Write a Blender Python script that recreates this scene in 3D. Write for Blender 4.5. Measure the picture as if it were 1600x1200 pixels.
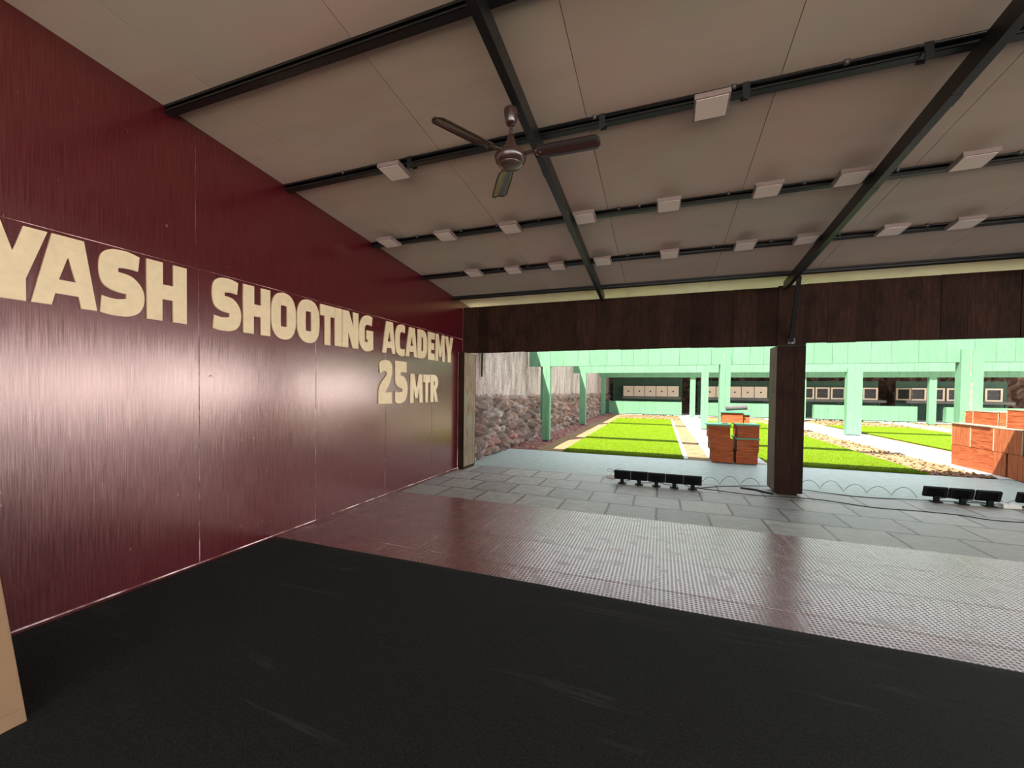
import bpy, bmesh, math, random
from mathutils import Vector, Matrix, noise
random.seed(7)
for o in list(bpy.data.objects): bpy.data.objects.remove(o)
SC = bpy.context.scene
COL = SC.collection
# ------------------------------------------------------------------ camera
cd = bpy.data.cameras.new('camera'); cam = bpy.data.objects.new('camera', cd); COL.objects.link(cam)
R_ = Vector((0.936487044, 0.350517770, 0.011371407)); U_ = Vector((-0.017691413, 0.014833494, 0.999733455)); F_ = Vector((-0.350255663, 0.936438605, -0.020092530))
cam.matrix_world = Matrix(((R_.x, U_.x, -F_.x, 3.53972589), (R_.y, U_.y, -F_.y, 0.0), (R_.z, U_.z, -F_.z, 1.47879387), (0, 0, 0, 1)))
cd.sensor_fit = 'HORIZONTAL'; cd.sensor_width = 36; cd.lens = 644.761 / 1600 * 36
cd.shift_x = (800 - 791.629) / 1600; cd.shift_y = (623.383 - 600) / 1600
cd.clip_start = 0.05; cd.clip_end = 400
SC.camera = cam
# ------------------------------------------------------------------ sky and sun
w = bpy.data.worlds.new('hazy_sky'); SC.world = w; w.use_nodes = True
nt = w.node_tree; nt.nodes.clear()
wo = nt.nodes.new('ShaderNodeOutputWorld'); bg = nt.nodes.new('ShaderNodeBackground')
tc = nt.nodes.new('ShaderNodeTexCoord'); sx = nt.nodes.new('ShaderNodeSeparateXYZ'); cr = nt.nodes.new('ShaderNodeValToRGB')
cr.color_ramp.elements[0].position = 0.0; cr.color_ramp.elements[0].color = (0.98, 0.97, 0.95, 1)
cr.color_ramp.elements[1].position = 0.8; cr.color_ramp.elements[1].color = (0.80, 0.88, 1.0, 1)
nt.links.new(tc.outputs['Generated'], sx.inputs[0]); nt.links.new(sx.outputs['Z'], cr.inputs[0])
hz = nt.nodes.new('ShaderNodeMapRange'); nt.links.new(sx.outputs['Z'], hz.inputs[0])   # bright horizon band, added so the red wall's reflection glows
for i_, v_ in enumerate((0.0, 0.15, 24.0, 3.0)): hz.inputs[i_ + 1].default_value = v_
sd_ = nt.nodes.new('ShaderNodeVectorMath'); sd_.operation = 'DOT_PRODUCT'; sd_.inputs[1].default_value = (.83, .55, 0); nt.links.new(tc.outputs['Generated'], sd_.inputs[0])
az = nt.nodes.new('ShaderNodeMapRange'); nt.links.new(sd_.outputs['Value'], az.inputs[0])   # added band is strongest towards +x +y, where the wall reflects
for i_, v_ in enumerate((-.2, .75, 6.5, 27.0)): az.inputs[i_ + 1].default_value = v_
nt.links.new(az.outputs[0], hz.inputs[3])
nt.links.new(cr.outputs[0], bg.inputs[0]); nt.links.new(hz.outputs[0], bg.inputs[1])
nt.links.new(bg.outputs[0], wo.inputs[0])
sd = bpy.data.lights.new('sun', 'SUN'); sun = bpy.data.objects.new('sun', sd); COL.objects.link(sun)
sd.energy = 27; sd.angle = 0.01; sd.color = (1.0, 0.95, 0.86)
sun.rotation_euler = Vector((-0.31, -0.58, 1.0)).to_track_quat('Z', 'Y').to_euler(); sun.location = (0, -10, 20)
vs = SC.view_settings
SC.display_settings.display_device = 'sRGB'; vs.view_transform = 'Standard'; vs.look = 'None'; vs.gamma = 1.0; vs.use_curve_mapping = False
vs.exposure = 0.0

# ------------------------------------------------------------------ materials
def newmat(name):
    m = bpy.data.materials.new(name); m.use_nodes = True
    t = m.node_tree; b = t.nodes['Principled BSDF']; return m, t, b
def N(t, typ, **k):
    n = t.nodes.new(typ)
    for a, v in k.items():
        if a.startswith('i_'): n.inputs[a[2:].replace('_', ' ')].default_value = v
        else: setattr(n, a, v)
    return n
def pos(t, scale=(1, 1, 1), loc=(0, 0, 0)):
    g = N(t, 'ShaderNodeNewGeometry'); mp = N(t, 'ShaderNodeMapping'); t.links.new(g.outputs['Position'], mp.inputs[0])
    mp.inputs['Scale'].default_value = scale; mp.inputs['Location'].default_value = loc; return mp.outputs[0]
def noi(t, vec, scale=5, detail=4, rough=.6, dist=0):
    n = N(t, 'ShaderNodeTexNoise'); t.links.new(vec, n.inputs['Vector']); n.inputs['Scale'].default_value = scale
    n.inputs['Detail'].default_value = detail; n.inputs['Roughness'].default_value = rough; n.inputs['Distortion'].default_value = dist
    return n.outputs['Fac']
def ramp(t, fac, stops):
    r = N(t, 'ShaderNodeValToRGB'); t.links.new(fac, r.inputs[0]); e = r.color_ramp.elements
    while len(e) < len(stops): e.new(.5)
    for q, (p, c) in zip(e, stops): q.position = p; q.color = (*c, 1) if len(c) == 3 else c
    return r.outputs[0]
def mix(t, a, b, fac, mode='MIX'):
    n = N(t, 'ShaderNodeMix', data_type='RGBA', blend_type=mode)
    for s, v in ((n.inputs[0], fac), (n.inputs[6], a), (n.inputs[7], b)):
        if hasattr(v, 'is_linked'): t.links.new(v, s)
        else: s.default_value = v if not isinstance(v, tuple) else ((*v, 1) if len(v) == 3 else v)
    return n.outputs[2]
def math_(t, op, a, b=None, c=None):
    n = N(t, 'ShaderNodeMath', operation=op)
    for i, v in enumerate((a, b, c)):
        if v is None: continue
        if hasattr(v, 'is_linked'): t.links.new(v, n.inputs[i])
        else: n.inputs[i].default_value = v
    return n.outputs[0]
def bump(t, b, h, strength=.3, dist=.01):
    n = N(t, 'ShaderNodeBump'); n.inputs['Strength'].default_value = strength; n.inputs['Distance'].default_value = dist
    t.links.new(h, n.inputs['Height']); 
    prev = b.inputs['Normal']
    if prev.is_linked: t.links.new(prev.links[0].from_socket, n.inputs['Normal'])
    t.links.new(n.outputs[0], b.inputs['Normal'])
def simple(name, col, rough=.5, metal=0, spec=None, var=.12, scale=6, tone=False, bmp=0, ior=None, stretch=(1, 1, 1)):
    m, t, b = newmat(name)
    f = noi(t, pos(t, stretch), scale, 5)
    lo = tuple(c * (1 - var) for c in col); hi = tuple(min(1, c * (1 + var)) for c in col)
    c = ramp(t, f, [(.3, lo), (.7, hi)])
    if tone:
        a = N(t, 'ShaderNodeAttribute', attribute_name='tone'); c = mix(t, c, a.outputs['Color'], 1.0, 'MULTIPLY')
    t.links.new(c, b.inputs['Base Color']); b.inputs['Roughness'].default_value = rough; b.inputs['Metallic'].default_value = metal
    if spec is not None: b.inputs['Specular IOR Level'].default_value = spec
    if ior: b.inputs['IOR'].default_value = ior
    if bmp: bump(t, b, f, bmp, .01)
    return m
def lin(r, g, b):
    f = lambda v: (v / 255 / 12.92) if v <= 10 else ((v / 255 + .055) / 1.055) ** 2.4
    return (f(r), f(g), f(b))

M = {}
# glossy maroon laminate with vertical grain and oil-canned surface
m, t, b = newmat('maroon_laminate'); M['laminate'] = m
g1 = noi(t, pos(t, (1, 60, 1.2)), 3, 6, .7); g2 = noi(t, pos(t, (1, 14, .5)), 2, 3)
c = ramp(t, g1, [(.30, (.032, .0012, .0026)), (.5, (.062, .0028, .0055)), (.72, (.100, .006, .010))])
c = mix(t, c, (.055, .005, .009), math_(t, 'MULTIPLY', g2, .5))
scr = ramp(t, noi(t, pos(t, (1, 2.4, 1.5)), 5, 8, .72), [(.66, (0, 0, 0)), (.70, (1, 1, 1))])
c = mix(t, c, (.012, .006, .006), math_(t, 'MULTIPLY', scr, .6))
t.links.new(c, b.inputs['Base Color']); b.inputs['IOR'].default_value = 2.1; b.inputs['Specular Tint'].default_value = (1, .76, .72, 1)
ro = ramp(t, g1, [(.3, (.19, .19, .19)), (.7, (.27, .27, .27))]); ro = mix(t, ro, (.5, .5, .5), scr); t.links.new(ro, b.inputs['Roughness'])
t.links.new(ramp(t, g1, [(.3, (.30, .30, .30)), (.7, (.62, .62, .62))]), b.inputs['Specular IOR Level'])
bump(t, b, noi(t, pos(t), 1.6, 1), .10, .02)
m, t, b = newmat('white_edge_strip'); M['seam'] = m
c = ramp(t, noi(t, pos(t), 2.3, 4, .7), [(.42, (.10, .03, .03)), (.50, (.30, .20, .19)), (.60, (.80, .68, .64))]); t.links.new(c, b.inputs['Base Color']); b.inputs['Roughness'].default_value = .7
M['letter'] = simple('cream_letter_board', lin(196, 176, 143), .75, var=.07, scale=18)
# ceiling sandwich panel
m, t, b = newmat('ceiling_sheet'); M['ceiling'] = m
f1 = noi(t, pos(t, (.35, 2.2, 1)), 1.3, 5); f2 = noi(t, pos(t), 30, 3)
c = ramp(t, f1, [(.3, (.43, .34, .285)), (.55, (.50, .41, .35)), (.75, (.49, .415, .35))])
c = mix(t, c, (.44, .405, .34), ramp(t, noi(t, pos(t, (1, 1, 1), (3, 1, 0)), .9, 3), [(.42, (0, 0, 0)), (.62, (.8, .8, .8))])); c = mix(t, c, (.52, .365, .325), ramp(t, noi(t, pos(t, (1, 1, 1), (9, 4, 0)), .8, 3), [(.48, (0, 0, 0)), (.68, (.7, .7, .7))]))
c = mix(t, c, (.30, .22, .19), math_(t, 'MULTIPLY', ramp(t, noi(t, pos(t, (.8, 1.5, 1)), 3, 6, .7), [(.66, (0, 0, 0)), (.74, (1, 1, 1))]), .35))
a = N(t, 'ShaderNodeAttribute', attribute_name='tone'); c = mix(t, c, a.outputs['Color'], 1.0, 'MULTIPLY')
t.links.new(c, b.inputs['Base Color']); b.inputs['Roughness'].default_value = .62
bump(t, b, f2, .05, .002)
M['steel'] = simple('black_painted_steel', (.007, .007, .0075), .38, var=.3, bmp=.05, ior=1.5)
M['steel_grey'] = simple('grey_conduit', (.05, .05, .052), .4)
M['fan_brown'] = simple('fan_dark_brown', (.035, .016, .014), .22, ior=1.7)
M['fan_metal'] = simple('fan_polished_cap', (.20, .16, .13), .22, metal=.8)
M['panel_light'] = simple('panel_light_plastic', (.19, .14, .13), .7, var=.03)
M['panel_diff'] = simple('panel_light_diffuser', (.66, .57, .52), .6, var=.02)
# carpet
m, t, b = newmat('black_carpet'); M['carpet'] = m
f = noi(t, pos(t), 120, 5, .85); fl = noi(t, pos(t, (1, 1, 1)), 3, 5)
c = ramp(t, f, [(.38, (.0015, .0016, .0015)), (.62, (.030, .031, .030))]); c = mix(t, c, (.018, .019, .018), math_(t, 'MULTIPLY', fl, .5))
t.links.new(c, b.inputs['Base Color']); b.inputs['Roughness'].default_value = .95; b.inputs['Specular IOR Level'].default_value = .2
bump(t, b, f, .6, .004)
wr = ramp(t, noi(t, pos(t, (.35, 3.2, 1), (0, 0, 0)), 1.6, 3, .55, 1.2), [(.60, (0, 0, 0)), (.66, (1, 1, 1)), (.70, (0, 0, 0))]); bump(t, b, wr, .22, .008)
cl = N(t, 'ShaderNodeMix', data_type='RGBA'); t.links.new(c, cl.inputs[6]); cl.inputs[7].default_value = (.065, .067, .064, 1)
t.links.new(math_(t, 'MULTIPLY', wr, math_(t, 'MULTIPLY', ramp(t, noi(t, pos(t), 1.1, 3), [(.45, (0, 0, 0)), (.65, (1, 1, 1))]), .55)), cl.inputs[0]); t.links.new(cl.outputs[2], b.inputs['Base Color'])  # wrinkle highlights put into the colour as lighter crease lines
# studded red mat
m, t, b = newmat('studded_red_mat'); M['mat'] = m
g = N(t, 'ShaderNodeNewGeometry'); s = N(t, 'ShaderNodeSeparateXYZ'); t.links.new(g.outputs['Position'], s.inputs[0])
P = .03
def cell(o): return math_(t, 'SUBTRACT', math_(t, 'FRACT', math_(t, 'DIVIDE', o, P)), .5)
cx, cy = cell(s.outputs['X']), cell(s.outputs['Y'])
d = math_(t, 'SQRT', math_(t, 'ADD', math_(t, 'MULTIPLY', cx, cx), math_(t, 'MULTIPLY', cy, cy)))
stud = ramp(t, d, [(.22, (1, 1, 1)), (.40, (0, 0, 0))])
fn = noi(t, pos(t), 3, 5); dirt = ramp(t, noi(t, pos(t), 7, 3, .5), [(.55, (0, 0, 0)), (.72, (1, 1, 1))])
c = ramp(t, fn, [(.3, (.15, .017, .016)), (.7, (.215, .029, .026))])
c = mix(t, c, (.05, .006, .006), math_(t, 'MULTIPLY', stud, .55)); c = mix(t, c, (.20, .11, .10), math_(t, 'MULTIPLY', dirt, .25))
br = N(t, 'ShaderNodeTexBrick'); t.links.new(pos(t, (1, 1, 1), (.20, .30, 0)), br.inputs['Vector']); br.inputs['Scale'].default_value = 1; br.inputs['Brick Width'].default_value = .66
br.inputs['Row Height'].default_value = .595; br.inputs['Mortar Size'].default_value = .006; br.inputs['Mortar Smooth'].default_value = .3
lip = math_(t, 'MULTIPLY', br.outputs['Fac'], ramp(t, noi(t, pos(t), 2.2, 4), [(.46, (0, 0, 0)), (.60, (1, 1, 1))]))
c = mix(t, c, (.62, .52, .50), math_(t, 'MULTIPLY', lip, .8))
t.links.new(c, b.inputs['Base Color'])
ro = mix(t, ramp(t, dirt, [(0, (.25, .25, .25)), (1, (.34, .34, .34))]), (.62, .62, .62), math_(t, 'MULTIPLY', stud, .8)); t.links.new(ro, b.inputs['Roughness']); bump(t, b, br.outputs['Fac'], .35, .003); b.inputs['IOR'].default_value = 2.6
def seamline(o, per, off, wd):
    q = math_(t, 'ABSOLUTE', math_(t, 'SUBTRACT', math_(t, 'FRACT', math_(t, 'DIVIDE', math_(t, 'SUBTRACT', o, off), per)), .5))
    return math_(t, 'GREATER_THAN', q, .5 - wd)
bump(t, b, stud, .25, .0014)
bump(t, b, noi(t, pos(t), 5, 2), .10, .012)
# stone floor tiles
def tilemat(name, cols, mortar, wdt, hgt, ms, loc, rough, grain=6, off=.5):
    m, t, b = newmat(name)
    br = N(t, 'ShaderNodeTexBrick'); dv = pos(t, (1, 1, 1), loc)
    wob = N(t, 'ShaderNodeTexNoise'); t.links.new(dv, wob.inputs['Vector']); wob.inputs['Scale'].default_value = 9
    vm = N(t, 'ShaderNodeVectorMath', operation='MULTIPLY_ADD'); t.links.new(wob.outputs['Color'], vm.inputs[0]); vm.inputs[1].default_value = (.018, .018, 0); t.links.new(dv, vm.inputs[2])
    t.links.new(vm.outputs[0], br.inputs['Vector'])
    br.offset = off; br.inputs['Scale'].default_value = 1; br.inputs['Brick Width'].default_value = wdt; br.inputs['Row Height'].default_value = hgt
    br.inputs['Mortar Size'].default_value = ms; br.inputs['Mortar Smooth'].default_value = .2; br.inputs['Bias'].default_value = 0
    br.inputs['Color1'].default_value = (*cols[0], 1); br.inputs['Color2'].default_value = (*cols[1], 1); br.inputs['Mortar'].default_value = (*mortar, 1)
    n1 = noi(t, pos(t, (1, 1.6, 1)), grain, 8, .65)
    c = mix(t, br.outputs['Color'], ramp(t, n1, [(.3, (.42, .41, .40)), (.7, (1.35, 1.33, 1.30))]), .85, 'MULTIPLY')
    t.links.new(c, b.inputs['Base Color']); t.links.new(ramp(t, n1, [(.3, (rough - .1,) * 3), (.7, (rough + .15,) * 3)]), b.inputs['Roughness'])
    inv = math_(t, 'SUBTRACT', 1, br.outputs['Fac']); bump(t, b, inv, .6, .006); bump(t, b, n1, .25, .006)
    return m
M['tile'] = tilemat('grey_stone_tiles', ((.27, .27, .265), (.42, .41, .39)), (.10, .065, .05), .583, .585, .015, (-.02 + .583, .223 + .02, 0), .46)
M['slab'] = simple('blue_grey_screed', (.285, .335, .315), .5, var=.22, scale=7, bmp=.2, stretch=(1, 1.8, 1))
M['path'] = simple('pale_concrete', (.42, .41, .40), .8, var=.12, scale=4, bmp=.1)
M['yard'] = simple('yard_ground', (.40, .34, .28), .9, var=.2, scale=2)
# dark timber planks
m, t, b = newmat('dark_timber'); M['timber'] = m
g1 = noi(t, pos(t, (9, 9, .9)), 4, 7, .7); g2 = noi(t, pos(t, (1.5, 1.5, 1)), 3, 4)
c = ramp(t, g1, [(.28, (.010, .0045, .003)), (.55, (.026, .011, .007)), (.78, (.045, .021, .013))])
c = mix(t, c, (.008, .004, .003), ramp(t, g2, [(.5, (0, 0, 0)), (.72, (.8, .8, .8))]))
a = N(t, 'ShaderNodeAttribute', attribute_name='tone'); c = mix(t, c, a.outputs['Color'], 1.0, 'MULTIPLY')
t.links.new(c, b.inputs['Base Color']); b.inputs['Roughness'].default_value = .65; b.inputs['Specular IOR Level'].default_value = .06; bump(t, b, g1, .35, .006)
# weathered pale timber (jambs)
m, t, b = newmat('weathered_timber'); M['jamb'] = m
g1 = noi(t, pos(t, (14, 14, 1.0)), 4, 8, .75)
c = ramp(t, g1, [(.30, (.02, .009, .005)), (.44, (.085, .042, .022)), (.58, (.19, .13, .08)), (.75, (.24, .18, .115))])
c = mix(t, c, (.12, .14, .09), ramp(t, noi(t, pos(t, (2, 2, 1)), 3, 3), [(.45, (0, 0, 0)), (.7, (.6, .6, .6))]))
t.links.new(c, b.inputs['Base Color']); b.inputs['Roughness'].default_value = .8; bump(t, b, g1, .4, .008)
# green painted boards
def green(name, col, tone=True):
    m, t, b = newmat(name)
    g1 = noi(t, pos(t, (6, 6, 1.2)), 3, 6, .65); g2 = noi(t, pos(t), 45, 5, .7)
    c = ramp(t, g1, [(.3, tuple(v * .84 for v in col)), (.7, tuple(min(1, v * 1.12) for v in col))])
    c = mix(t, c, tuple(v * .55 for v in col), ramp(t, g2, [(.64, (0, 0, 0)), (.72, (.6, .6, .6))]))
    if tone: a = N(t, 'ShaderNodeAttribute', attribute_name='tone'); c = mix(t, c, a.outputs['Color'], 1.0, 'MULTIPLY')
    t.links.new(c, b.inputs['Base Color']); b.inputs['Roughness'].default_value = .7; bump(t, b, g1, .2, .005)
    return m
M['green'] = green('mint_green_paint', (.082, .195, .105))
M['lid'] = green('green_lid_paint', (.05, .21, .125), False)
M['dkgreen'] = simple('dark_green_board', (.045, .095, .065), .8, tone=True, var=.15)
M['plaster_burst'] = simple('bare_plaster', (.17, .15, .13), .9)
# rubble stone
m, t, b = newmat('rubble_stone'); M['rubble'] = m
v = N(t, 'ShaderNodeTexVoronoi'); v.inputs['Scale'].default_value = 1.0; t.links.new(pos(t, (0, 3.6, 4.6), (1.3, 0, 0)), v.inputs['Vector'])
sp = N(t, 'ShaderNodeSeparateColor'); t.links.new(v.outputs['Color'], sp.inputs[0])
c = ramp(t, sp.outputs[0], [(0, (.10, .07, .058)), (.45, (.22, .165, .145)), (.75, (.25, .15, .12)), (1, (.33, .28, .25))])
c = mix(t, c, ramp(t, noi(t, pos(t), 14, 8, .75), [(.3, (.35, .33, .30)), (.7, (1.3, 1.3, 1.3))]), .8, 'MULTIPLY')
c = mix(t, c, (.24, .10, .075), ramp(t, noi(t, pos(t, (1, .8, 1.5)), 1.4, 3), [(.54, (0, 0, 0)), (.66, (.65, .65, .65))]))
t.links.new(c, b.inputs['Base Color']); b.inputs['Roughness'].default_value = .9; bump(t, b, noi(t, pos(t), 30, 6, .7), .7, .02)
m, t, b = newmat('streaked_render'); M['render'] = m
g1 = noi(t, pos(t, (1, 2.6, .6)), 1.8, 9, .78); g2 = noi(t, pos(t), 22, 7, .8)
c = ramp(t, g1, [(.3, (.10, .068, .055)), (.46, (.25, .19, .165)), (.62, (.44, .37, .34))])
c = mix(t, c, (.05, .033, .026), ramp(t, g2, [(.5, (0, 0, 0)), (.68, (.75, .75, .75))]))
t.links.new(c, b.inputs['Base Color']); b.inputs['Roughness'].default_value = .95; bump(t, b, g2, .6, .02)
M['brownrock'] = simple('dark_rock_bank', (.13, .075, .055), .95, var=.6, scale=5, bmp=.8)
m, t, b = newmat('red_gravel'); M['gravel'] = m
v = N(t, 'ShaderNodeTexVoronoi'); v.inputs['Scale'].default_value = 26; t.links.new(pos(t), v.inputs['Vector']); sp = N(t, 'ShaderNodeSeparateColor'); t.links.new(v.outputs['Color'], sp.inputs[0])
c = ramp(t, sp.outputs[0], [(0, (.12, .035, .026)), (.5, (.21, .085, .065)), (1, (.32, .17, .14))])
t.links.new(c, b.inputs['Base Color']); b.inputs['Roughness'].default_value = .95; bump(t, b, v.outputs['Distance'], .8, .02)
m, t, b = newmat('yellow_sand'); M['sand'] = m
f = noi(t, pos(t), 5, 8, .75)
c = ramp(t, f, [(.34, (.10, .036, .018)), (.45, (.155, .085, .034)), (.60, (.175, .115, .048)), (.8, (.22, .165, .09))])
t.links.new(c, b.inputs['Base Color']); b.inputs['Roughness'].default_value = .95; bump(t, b, noi(t, pos(t), 18, 7, .7), .8, .04)
m, t, b = newmat('turf_base'); M['turf'] = m
f = noi(t, pos(t, (1, 1, 1)), 60, 5, .8); f2 = noi(t, pos(t), 3, 4)
c = ramp(t, f, [(.3, (.060, .105, .0008)), (.55, (.115, .180, .001)), (.75, (.17, .23, .003))]); c = mix(t, c, (.065, .125, .0008), math_(t, 'MULTIPLY', f2, .4))
t.links.new(c, b.inputs['Base Color']); b.inputs['Roughness'].default_value = .9; b.inputs['Specular IOR Level'].default_value = .08; bump(t, b, f, 1, .03)
M['crate'] = None
m, t, b = newmat('crate_timber'); M['crate'] = m
g1 = noi(t, pos(t, (1.2, 1.2, 16)), 3, 7, .7, .4)
c = ramp(t, g1, [(.3, (.11, .017, .006)), (.47, (.25, .055, .017)), (.68, (.36, .115, .045))])
t.links.new(c, b.inputs['Base Color']); b.inputs['Roughness'].default_value = .75; b.inputs['Specular IOR Level'].default_value = .15; bump(t, b, g1, .2, .004)
m, t, b = newmat('crate_timber_upright'); M['crate_v'] = m
g1 = noi(t, pos(t, (14, 14, 1.2)), 3, 7, .7, .4)
c = ramp(t, g1, [(.3, (.13, .025, .009)), (.47, (.26, .068, .024)), (.68, (.34, .125, .055))])
t.links.new(c, b.inputs['Base Color']); b.inputs['Roughness'].default_value = .75; b.inputs['Specular IOR Level'].default_value = .15; bump(t, b, g1, .2, .004)
M['pale_edge'] = simple('pale_plywood_edge', (.32, .23, .15), .7)
M['black'] = simple('black_plastic', (.005, .005, .005), .7, spec=.12, var=.2)
M['glass_dark'] = simple('floodlight_glass', (.25, .26, .27), .15)
M['white_plastic'] = simple('white_plastic', (.62, .60, .55), .45, var=.04)
M['cable'] = simple('black_cable', (.006, .006, .006), .5)
M['paper'] = simple('target_paper', (.85, .66, .53), .85, var=.04)
M['frame_wood'] = simple('pale_target_frame', (.85, .66, .52), .8, var=.05)
M['screen'] = simple('dark_target_recess', (.035, .030, .033), .6)
M['grey_ledge'] = simple('grey_ledge', (.17, .16, .14), .8)
M['rollmat'] = simple('grey_rolled_mat', (.06, .056, .052), .85, var=.35, scale=25)
M['soffit'] = simple('eave_sheet_lit_tone', (.78, .67, .46), .6, var=.08, scale=3)  # ceiling sheet in brighter cream: daylight beyond the lintel put into its colour
M['cardboard'] = simple('brown_cardboard', (.20, .115, .058), .8, var=.07, scale=5, bmp=.05)
M['roof'] = simple('grey_roof_sheet', (.4, .4, .4), .5)

# ------------------------------------------------------------------ mesh helpers
def tag(o, label=None, cat=None, group=None, kind=None):
    if label: o['label'] = label
    if cat: o['category'] = cat
    if group: o['group'] = group
    if kind: o['kind'] = kind
    return o
class MB:
    def __init__(s): s.v = []; s.f = []; s.t = []; s.sm = []
    def add(s, vs, fs, tone=1.0, smooth=False):
        o = len(s.v); s.v += [tuple(v) for v in vs]; s.f += [tuple(i + o for i in f) for f in fs]; s.t += [tone] * len(fs); s.sm += [smooth] * len(fs); return s
    def box(s, x0, x1, y0, y1, z0, z1, tone=1.0, mat=None, slope=0, bev=0):
        # slope: every z drops by slope*y
        c = [(x, y, z - slope * y) for x in (x0, x1) for y in (y0, y1) for z in (z0, z1)]
        if mat is not None: c = [mat @ Vector(q) for q in c]
        return s.add(c, [(0, 1, 3, 2), (4, 6, 7, 5), (0, 4, 5, 1), (2, 3, 7, 6), (0, 2, 6, 4), (1, 5, 7, 3)], tone)
    def bbox(s, x0, x1, y0, y1, z0, z1, r=.006, tone=1.0, mat=None):
        bm = bmesh.new(); bmesh.ops.create_cube(bm, size=1)
        bmesh.ops.scale(bm, vec=(x1 - x0, y1 - y0, z1 - z0), verts=bm.verts); bmesh.ops.translate(bm, vec=((x0 + x1) / 2, (y0 + y1) / 2, (z0 + z1) / 2), verts=bm.verts)
        bmesh.ops.bevel(bm, geom=list(bm.edges), offset=r, segments=2, affect='EDGES', profile=.6)
        bm.verts.index_update(); vs = [v.co.copy() for v in bm.verts]
        if mat is not None: vs = [mat @ v for v in vs]
        s.add(vs, [[v.index for v in f.verts] for f in bm.faces], tone); bm.free(); return s
    def lathe(s, prof, c, n=32, axis='z', tone=1.0, mat=None):
        vs = []; 
        for r, z in prof:
            for k in range(n):
                a = 2 * math.pi * k / n; q = (r * math.cos(a), r * math.sin(a), z)
                if axis == 'x': q = (q[2], q[0], q[1])
                if axis == 'y': q = (q[1], q[2], q[0])
                q = Vector(q)
                if mat is not None: q = mat @ q
                vs.append(Vector(c) + q)
        fs = [(i * n + k, i * n + (k + 1) % n, (i + 1) * n + (k + 1) % n, (i + 1) * n + k) for i in range(len(prof) - 1) for k in range(n)]
        fs += [tuple(range(n - 1, -1, -1)), tuple((len(prof) - 1) * n + k for k in range(n))]
        return s.add(vs, fs, tone, True)
    def tube(s, pts, r, n=8, tone=1.0):
        pts = [Vector(p) for p in pts]; rings = []; up = Vector((0, 0, 1)); vs = []
        for i, p in enumerate(pts):
            d = (pts[min(i + 1, len(pts) - 1)] - pts[max(i - 1, 0)]).normalized()
            a = d.cross(up)
            if a.length < 1e-3: a = d.cross(Vector((1, 0, 0)))
            a.normalize(); b = d.cross(a)
            for k in range(n): q = 2 * math.pi * k / n; vs.append(p + r * (math.cos(q) * a + math.sin(q) * b))
        fs = [(i * n + k, i * n + (k + 1) % n, (i + 1) * n + (k + 1) % n, (i + 1) * n + k) for i in range(len(pts) - 1) for k in range(n)]
        fs += [tuple(range(n - 1, -1, -1)), tuple((len(pts) - 1) * n + k for k in range(n))]
        return s.add(vs, fs, tone, True)
    def extr(s, poly, y0, y1, axis='x', tone=1.0, slope=0):
        # poly in (a,b) extruded along axis between y0,y1
        n = len(poly); vs = []
        for h in (y0, y1):
            for a, b in poly:
                q = {'x': (h, a, b - slope * a), 'y': (a, h, b - slope * h), 'z': (a, b, h)}[axis]; vs.append(q)
        fs = [(k, (k + 1) % n, n + (k + 1) % n, n + k) for k in range(n)] + [tuple(range(n - 1, -1, -1)), tuple(range(n, 2 * n))]
        return s.add(vs, fs, tone)
    def build(s, name, mt, parent=None, origin=None):
        me = bpy.data.meshes.new(name); org = Vector(origin) if origin is not None else Vector((0, 0, 0))
        me.from_pydata([Vector(v) - org for v in s.v], [], s.f); me.validate(); me.update()
        bm = bmesh.new(); bm.from_mesh(me); bmesh.ops.recalc_face_normals(bm, faces=bm.faces); bm.to_mesh(me); bm.free()
        if len(me.polygons) == len(s.t):
            at = me.attributes.new('tone', 'FLOAT_COLOR', 'CORNER')
            vals = []
            for p in me.polygons:
                q = s.t[p.index]; q = q if isinstance(q, tuple) else (q, q, q)
                vals += [q[0], q[1], q[2], 1.0] * p.loop_total
            at.data.foreach_set('color', vals)
            me.polygons.foreach_set('use_smooth', s.sm)
        me.materials.append(mt)
        o = bpy.data.objects.new(name, me); COL.objects.link(o); o.location = org
        if parent is not None: o.parent = parent; o.location = org
        return o
def empty(name, loc=(0, 0, 0), rz=0):
    o = bpy.data.objects.new(name, None); COL.objects.link(o); o.location = loc; o.rotation_euler = (0, 0, rz); o.empty_display_size = .1; return o
def copy_tree(o, parent=None):
    c = o.copy(); COL.objects.link(c); c.parent = parent
    for ch in list(o.children): copy_tree(ch, c)
    return c
def boards(mb, a0, a1, z0, z1, y0, y1, wmin, wmax, axis='x', jog=.004, lo=.8, hi=1.15, gap=.003, tint=None, zj=0):
    # a row of upright boards side by side
    a = a0
    while a < a1 - .01:
        wd = random.uniform(wmin, wmax); e = min(a + wd, a1)
        if a1 - e < wmin * .4: e = a1
        j = random.uniform(0, jog); tn = random.uniform(lo, hi)
        if tint: tn = (tn * random.uniform(1 - tint, 1 + tint), tn, tn * random.uniform(1 - tint, 1 + tint))
        zz = random.uniform(-zj, zj)
        if axis == 'x': mb.box(a + gap / 2, e - gap / 2, y0 + j, y1, z0 + zz, z1, tn)
        else: mb.box(y0, y1 - j, a + gap / 2, e - gap / 2, z0 + zz, z1, tn)
        a = e
    return mb

XR = 26.0; YB = -3.6
SL = .092
def zc(y): return 3.78 - SL * y
# ------------------------------------------------------------------ the setting
mb = MB().box(-.3, XR, YB, 7.4, -.2, 0)
fl = mb.build('floor', M['tile']); tag(fl, kind='structure')
sl = MB().box(-.45, XR + 4, 7.4, 9.93, -.2, -.004).build('trim_1', M['slab']); tag(sl, 'blue-grey screeded apron slab between the stone tiles and the lanes', kind='structure')
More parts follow.
